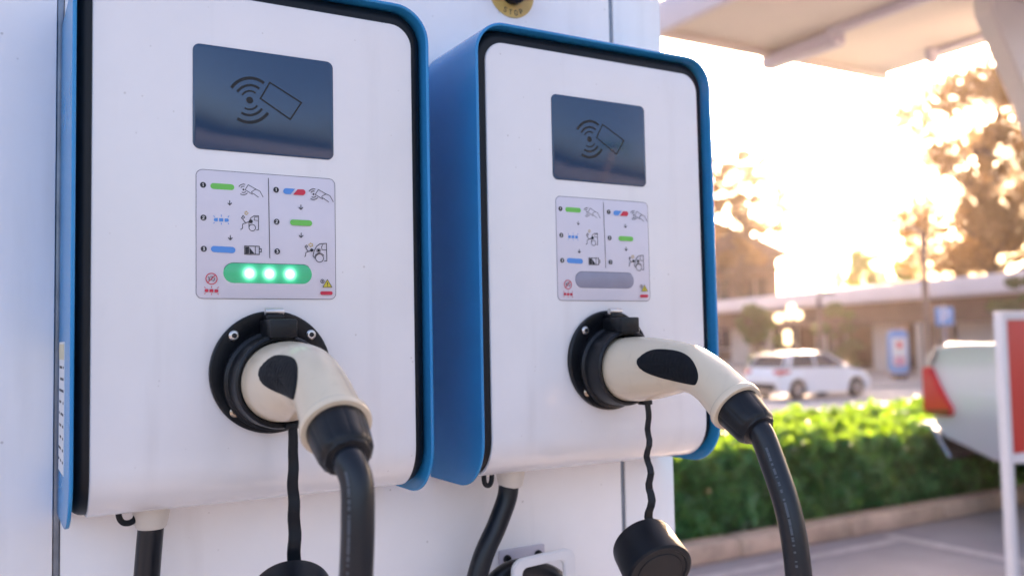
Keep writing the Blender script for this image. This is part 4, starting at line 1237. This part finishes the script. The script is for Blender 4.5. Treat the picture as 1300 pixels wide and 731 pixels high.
def pickup(loc, rz):
    root = empty('pickup_truck', loc, rz)                # rear end at local x = 0, nose towards +x
    tag(root, 'silver pickup truck backed up to the hedge, red tail light', 'pickup truck')
    hw = .92; zb = 0.43
    wr = .39; zw = .39; ax = 1.28
    side = [(0.02, .66), (.08, .58), (.42, zb), (ax - .52, zb)] + [(ax + x, zw + z) for x, z in arch(0, .50)][1:-1] + [(ax + .52, zb), (1.66, zb), (1.66, 1.235), (.12, 1.235), (.03, 1.17), (0.0, 1.09)]
    bm = bmesh.new()
    def tap(x, z, y, s):
        k = hw + .012 * math.sin((z - .75) / .5 * math.pi) - .15 * max(0, (.80 - z) / .40) ** 1.7 - .05 * max(0, (.16 - x) / .16) ** 2 
        return -k if s == 0 else k
    prism(bm, side, -1, 1, 0, 0.03, tap, cuts=[.60, .68, .76, .84, .92, 1.0, 1.08, 1.16, 1.21])
    obj('cargo_bed', bm, 'silver', root, 35)
    for s in (-1, 1):
        bm = bmesh.new(); box(bm, (.92, s * .895, 1.247), (1.48, .07, .026), 0, .010)
        obj('bed_rail', bm, 'silver', root, 35)
    for s in (-1, 1):                                    # tall wrap-round tail lights
        bm = bmesh.new()
        y0, y1 = sorted((s * .86, s * .936))
        prism(bm, [(-.02, 1.085), (.045, 1.09), (.10, .97), (.155, .87), (.205, .79), (.195, .735), (.03, .735), (-.02, .77)], y0, y1, 0, .012)
        tl = obj('tail_light', bm, 'taillight', root, 35)
        bm = bmesh.new()
        y0, y1 = sorted((s * .86, s * .941))
        prism(bm, [(.0, .785), (.20, .79), (.19, .742), (.03, .742)], y0, y1, 0, .008)
        obj('lower_lens', bm, 'taildark', tl, 35)
        bm = bmesh.new()
        y0, y1 = sorted((s * .80, s * .925))
        prism(bm, [(-.012, 1.09), (.048, 1.095), (.125, 1.225), (.105, 1.243), (.015, 1.18)], y0, y1, 0, .012)
        obj('bed_corner', bm, 'chrome', root, 35)
    bm = bmesh.new()
    box(bm, (.0, 0, .92), (.05, 1.50, .40), 0, .02)
    tg = obj('tailgate', bm, 'silver', root, 35)
    bm = bmesh.new(); box(bm, (-.05, 0, 1.05), (.03, .26, .09), 0, .01); obj('handle', bm, 'chrome', tg, 35)
    bm = bmesh.new()
    for s in (-1, 1):
        y0, y1 = sorted((s * .50, s * .885))
        prism(bm, [(-.10, .635), (-.10, .675), (-.01, .665), (.05, .60), (.16, .43), (.135, .415), (.02, .575), (-.02, .615)], y0, y1, 0, .015)
    box(bm, (-.06, 0, .58), (.10, 1.0, .14), 0, .02)
    obj('bumper', bm, 'chrome', root, 35)
    # cab
    bm = bmesh.new()
    prism(bm, [(1.70, zb - .04), (3.72 - .52, zb - .04)] + [(3.72 + x, zw + z) for x, z in arch(0, .50)][1:-1] + [(3.72 + .52, zb), (4.55, .50), (4.66, .70), (4.60, 1.02), (3.55, 1.16), (1.75, 1.20), (1.70, 1.10)], -.90, .90, 0, .05)
    obj('body', bm, 'silver', root, 35)
    bm = bmesh.new()
    def tap2(x, z, y, s):
        k = .85 - .20 * max(0, (z - 1.15) / .6)
        return -k if s == 0 else k
    prism(bm, [(1.74, 1.18), (1.85, 1.68), (2.1, 1.74), (2.75, 1.74), (3.50, 1.16)], -1, 1, 0, .03, tap2)
    obj('windows', bm, 'glass', root, 35)
    bm = bmesh.new()
    prism(bm, [(1.80, 1.70), (1.95, 1.775), (2.75, 1.78), (2.95, 1.70), (2.7, 1.745), (1.9, 1.74)], -.66, .66, 0, .02)
    obj('roof', bm, 'silver', root, 35)
    for s in (-1, 1):
        wheel(root, (ax, s * .79, zw), wr, .26); wheel(root, (3.72, s * .79, zw), wr, .26)
    bm = bmesh.new(); box(bm, (2.2, 0, .44), (4.0, .9, .14), 0, .02); tube(bm, [(ax, -.8, zw), (ax, .8, zw)], .06, 10); obj('chassis', bm, 'tyre', root, 35)
    return root
pickup((6.87, 3.44, 0.0), R_(-90))
q = px(1022, 29.5)
car_dir = (px(1093, 31.2) - px(950, 29.0))
hatchback(q, math.atan2(car_dir.y, car_dir.x))

# ------------------------------------------------------------------ the far side of the street
def quadwall(root, name, a, b, z0, z1, m, t=0.3, bev=0.0):
    a = Vector(a); b = Vector(b); d = (b - a); L = d.length; an = math.atan2(d.y, d.x)
    bm = bmesh.new()
    box(bm, (0, 0, 0), (L, t, z1 - z0), 0, bev)
    o = obj(name, bm, m, root, 30)
    c = (a + b) / 2 - root.location
    o.location = (c.x, c.y, (z0 + z1) / 2 - root.location.z); o.rotation_euler = (0, 0, an)
    return o
GZ = -0.70
A0 = px(880, 60); A1 = px(1360, 31.5)
bdir = (A1 - A0).normalized()
bn = Vector((-bdir.y, bdir.x, 0));
if bn.dot(FH) < 0: bn = -bn
low = empty('low_building', ((A0 + A1) / 2).to_tuple())
tag(low, 'long low building with pale flat roof edge and brown shaded eaves across the street', 'building')
H = CAM.z + 2.13
L_ = (A1 - A0).length
def along(f, off=0.0, z=0.0):
    q = A0 + (A1 - A0) * f + bn * off
    return Vector((q.x, q.y, z))
quadwall(low, 'roof', along(0, 3.5), along(1, 3.5), H - 0.72, H, 'fascia', 8.0, 0.03)
quadwall(low, 'eave', along(0.0, 4.5), along(1, 4.5), H - 1.75, H - 0.73, 'brown', 7.0)  # solid band, the eave's deep shade put into its colour
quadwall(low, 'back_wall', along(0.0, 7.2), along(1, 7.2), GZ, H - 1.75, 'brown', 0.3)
for f0, f1, nm, mt in ((0.52, 0.585, 'pier_wall', 'plaster'), (0.72, 0.86, 'pier_wall', 'plaster'), (0.02, 0.10, 'pier_wall', 'plaster')):
    quadwall(low, nm, along(f0, 2.6), along(f1, 2.6), GZ, H - 1.76, mt, 0.5)
for f0, f1 in ((0.605, 0.70), (0.30, 0.40), (0.14, 0.24)):
    w = quadwall(low, 'window', along(f0, 3.4), along(f1, 3.4), GZ + 0.5, H - 1.78, 'darkglass', 0.1)
    for k in range(4):
        bm = bmesh.new(); Lw = (f1 - f0) * L_
        box(bm, ((k / 3 - .5) * (Lw - .1), -0.08, 0), (0.09, 0.05, H - 1.78 - GZ - 0.52), 0); obj('frame', bm, 'lav', w, 30)
for f in (0.27, 0.45, 0.70, 0.88):
    quadwall(low, 'pillar', along(f, 0.8), along(f + 0.006, 0.8), GZ, H - 1.76, 'plaster', 0.28)

def post(loc, h, r, label, m='post', name='lamp_post', arm=0.0):
    root = empty(name, loc); tag(root, label, 'lamp post')
    bm = bmesh.new(); tube(bm, [(0, 0, 0), (0, 0, h * .5), (0, 0, h)], [r, r * .85, r * .7], 12); box(bm, (0, 0, .02), (r * 4, r * 4, .04), 0)
    obj('pole', bm, m, root, 40)
    bm = bmesh.new(); tube(bm, catmull([(0, 0, h - .1), (arm * .4, 0, h + .15), (arm, 0, h + .2)], 5), r * .5, 8); obj('arm', bm, m, root, 40)
    bm = bmesh.new(); box(bm, (arm * 1.15, 0, h + .18), (.5, .2, .10), 0, .03); obj('lamp_head', bm, m, root, 40)
    return root
post(px(1175, 27.5), 5.0, .12, 'brown lamp post before the pale roof edge, right of the totem sign', arm=-.7)
post(px(1039, 33), 3.35, .10, 'brown lamp post before the pale roof edge, behind the white hatchback', arm=.5)

# blue parking sign and the tall blue poster stand
q = px(1197, 33)
ps = empty('parking_sign', q); tag(ps, 'square blue parking sign on a pole before the low building', 'sign')
bm = bmesh.new(); tube(bm, [(0, 0, 0), (0, 0, 3.0)], .04, 10); obj('pole', bm, 'lav', ps, 40)
fr = Matrix.Rotation(math.atan2(-FH.x, FH.y), 3, 'Z')
def faced(root, name, c, s, m, bev=0.01, parent=None):
    bm = bmesh.new(); box(bm, fr @ Vector(c), s, 0, bev, fr); return obj(name, bm, m, parent or root, 30)
fc = faced(ps, 'sign_face', (0, -.05, 2.58), (.66, .03, .66), 'bluesign')
bm = bmesh.new(); p_ = Print(-.068)
p_.line('white', .07, [(-.11, 2.34), (-.11, 2.82), (.05, 2.82), (.13, 2.76), (.13, 2.62), (.05, 2.56), (-.07, 2.56)])
o = p_.build('letter', fc); o.rotation_euler = (0, 0, math.atan2(-FH.x, FH.y)); bm.free()
q = px(1137, 37, 0.12)
ts = empty('poster_stand', q); tag(ts, 'upright pale blue poster stand with rounded top outside the low building', 'poster stand')
bm = bmesh.new()
t_ = bmesh.new(); prism(t_, rrect(-.40, .40, .22, 2.02, .24, 6), -.10, .10, 0, .015); merge(bm, t_, fr.to_4x4())
bd = obj('body', bm, 'bluesign', ts, 35)
faced(ts, 'poster', (0, -.125, 1.15), (.60, .02, 1.1), 'label', .004, bd)
faced(ts, 'poster', (0, -.142, .75), (.44, .012, .36), 'pink', .004, bd)
faced(ts, 'emblem', (0, -.142, 1.40), (.22, .012, .26), 'red', .05, bd)
faced(ts, 'foot', (0, 0, .11), (.5, .5, .20), 'black', .02)

# glowing balls standing in for sun glints through foliage behind the car
q = px(1000, 33.5)
gl = empty('sun_glints', q); tag(gl, 'glowing balls on an added pole for sun glints through foliage behind the white car', 'sun glints')
bm = bmesh.new(); tube(bm, [(0, 0, 0), (0, 0, 2.6)], .05, 10)  # made-up pole and arms that carry the glowing balls
for dx, dz in ((-.36, 2.66), (0.05, 2.74), (.34, 2.74), (.13, 3.0)): tube(bm, [(0, 0, 2.3), tuple(fr @ Vector((dx, 0, dz - .12)))], .025, 6)
obj('pole', bm, 'post', gl, 40)
for dx, dz, r in ((-.36, 2.66, .17), (0.02, 2.74, .16), (.36, 2.74, .17), (.13, 3.02, .15), (-.06, 2.05, .15), (-.06, 1.80, .15)):
    bm = bmesh.new(); bmesh.ops.create_uvsphere(bm, u_segments=18, v_segments=12, radius=r)
    for v in bm.verts: v.co += fr @ Vector((dx, 0, dz))
    obj('globe', bm, 'globe', gl, 60)

# the house at the left
q = px(918, 68)
hs = empty('house', q, math.atan2(SH.y, SH.x))
tag(hs, 'two storey brown house with projecting eaves behind the charger edge', 'house')
bm = bmesh.new(); box(bm, (-1.5, 4, 4.0), (11.3, 8, 8.0), 0, .02); hw_ = obj('wall', bm, 'housewall', hs, 30)
bm = bmesh.new(); prism(bm, [(-9.0, 9.0), (-2.0, 11.2), (4.95, 8.05), (4.95, 7.85), (-9, 7.85)], -1.2, 9, 0, .02); obj('roof', bm, 'tile', hs, 30)
bm = bmesh.new(); box(bm, (0.6, -0.55, 6.9), (8.2, 1.1, .25), 0, .02); obj('canopy_slab', bm, 'tile', hs, 30)
for xx in (-3.2, -.4, 2.4):
    for zz in (1.9, 5.4):
        bm = bmesh.new(); box(bm, (xx, -.05, zz), (1.7, .12, 1.6), 0); w = obj('window', bm, 'darkglass', hs, 30)
        bm = bmesh.new(); box(bm, (xx, -.12, zz - .9), (2.0, .2, .14), 0); box(bm, (xx, -.13, zz), (.08, .06, 1.6), 0); obj('frame', bm, 'plaster', w, 30)

# trees and shrubs
tree(px(1258, 50), 17.2, 6.4, 'tall spreading tree with golden backlit leaves at right', m='leaf_gold', nleaf=34000, leaf=.21, trunk_r=.3, clumps=130, base=.22, seed=11, crad=.19)
tree(px(1352, 46), 14.0, 4.6, 'leafy tree at the right edge of the photo under the grey panel', m='leaf_gold', nleaf=14000, leaf=.22, trunk_r=.2, clumps=60, base=.2, seed=12, crad=.2)
tree(px(943, 62), 15.2, 3.3, 'thin tree with loose leaf clumps rising behind the brown house', m='leaf_gold', nleaf=13000, leaf=.19, trunk_r=.30, clumps=70, base=.46, seed=21, crad=.17)
tree(px(1120, 62), 8.0, 3.4, 'low bushy tree behind the pale roof edge, below the open sky', m='leaf_green', nleaf=9000, leaf=.20, trunk_r=.18, clumps=50, base=.30, seed=31, crad=.22)
tree(px(1068, 72), 7.0, 2.8, 'small sparse tree just right of the brown house', m='leaf_gold', nleaf=3500, leaf=.20, trunk_r=.14, clumps=30, base=.35, seed=32, crad=.2)
tree(px(960, 37), 3.2, 1.2, 'shaded green bush left of the sun glints', 'bush', m='leaf_shaded', nleaf=3600, leaf=.13, trunk_r=.07, clumps=20, base=.12, seed=41, name='bush')
tree(px(1060, 38), 3.2, 1.0, 'green bush right of the sun glints, behind the white hatchback', 'bush', m='leaf_shaded', nleaf=3200, leaf=.13, trunk_r=.07, clumps=18, base=.15, seed=42, name='bush')
tree(px(1296, 30), 3.9, 1.0, 'green bush before the low building beside the red sign', 'bush', m='leaf_shaded', nleaf=3600, leaf=.13, trunk_r=.07, clumps=20, base=.35, seed=43, name='bush')

# the palm that stands behind the photographer and shows in the glossy screen of the unlit charger
pm = empty('palm_tree', (8.35, -10.1, 0)); tag(pm, 'palm tree mirrored in the dark screen of the unlit charger', 'palm tree')
bm = bmesh.new(); tr_ = catmull([(-.25, 0, -.05), (-.15, 0, 1.6), (0, 0, 3.2), (.1, 0, 4.5)], 6)
tube(bm, tr_, [.22 - .005 * i + .012 * (i % 2) for i in range(len(tr_))], 12); obj('trunk', bm, 'palmbark', pm, 60)
bm = bmesh.new()
for i in range(22):
    a = i * 2.399; el = 0.9 - 1.1 * (i / 22)
    L_p = 2.3
    dirv = Vector((math.cos(a), math.sin(a), 0))
    pp = [Vector((.1, 0, 4.45)) + dirv * L_p * t + Vector((0, 0, el * L_p * t - 1.3 * L_p * t * t * .5)) for t in [k / 8 for k in range(9)]]
    tube(bm, pp, [.025 * (1 - .09 * k) for k in range(9)], 5)
    sd = Vector((-dirv.y, dirv.x, 0))
    for k in range(1, 9):
        for sgn in (-1, 1):
            for u in (0, .5):
                b0 = pp[k - 1].lerp(pp[k], u)
                tip = b0 + (sd * sgn * .8 + dirv * .5 + Vector((0, 0, -.35))).normalized() * .55 * math.sin(math.pi * min(.95, (k + u) / 9 + .08))
                w_ = dirv * .028
                bm.faces.new([bm.verts.new(b0 - w_), bm.verts.new(b0 + w_), bm.verts.new(tip + w_ * .15), bm.verts.new(tip - w_ * .15)])
obj('crown', bm, 'leaf', pm, None)

# ------------------------------------------------------------------ thin warm volume added for the veil of sun flare
hb = bmesh.new()
box(hb, (0, 0, 13.2), (900, 900, 30.0))
hz_ = obj('flare_haze', hb, [], smooth=None)
hz_['kind'] = 'stuff'
hm = bpy.data.materials.new('flare_veil'); hm.use_nodes = True
ht = hm.node_tree; ht.nodes.remove(ht.nodes['Principled BSDF'])
pv_ = ht.nodes.new('ShaderNodeVolumePrincipled')
pv_.inputs['Density'].default_value = 0.00021
pv_.inputs['Anisotropy'].default_value = 0.76
pv_.inputs['Color'].default_value = (1.0, 0.83, 0.77, 1)
ht.links.new(pv_.outputs[0], ht.nodes['Material Output'].inputs['Volume'])
hz_.data.materials.append(hm)
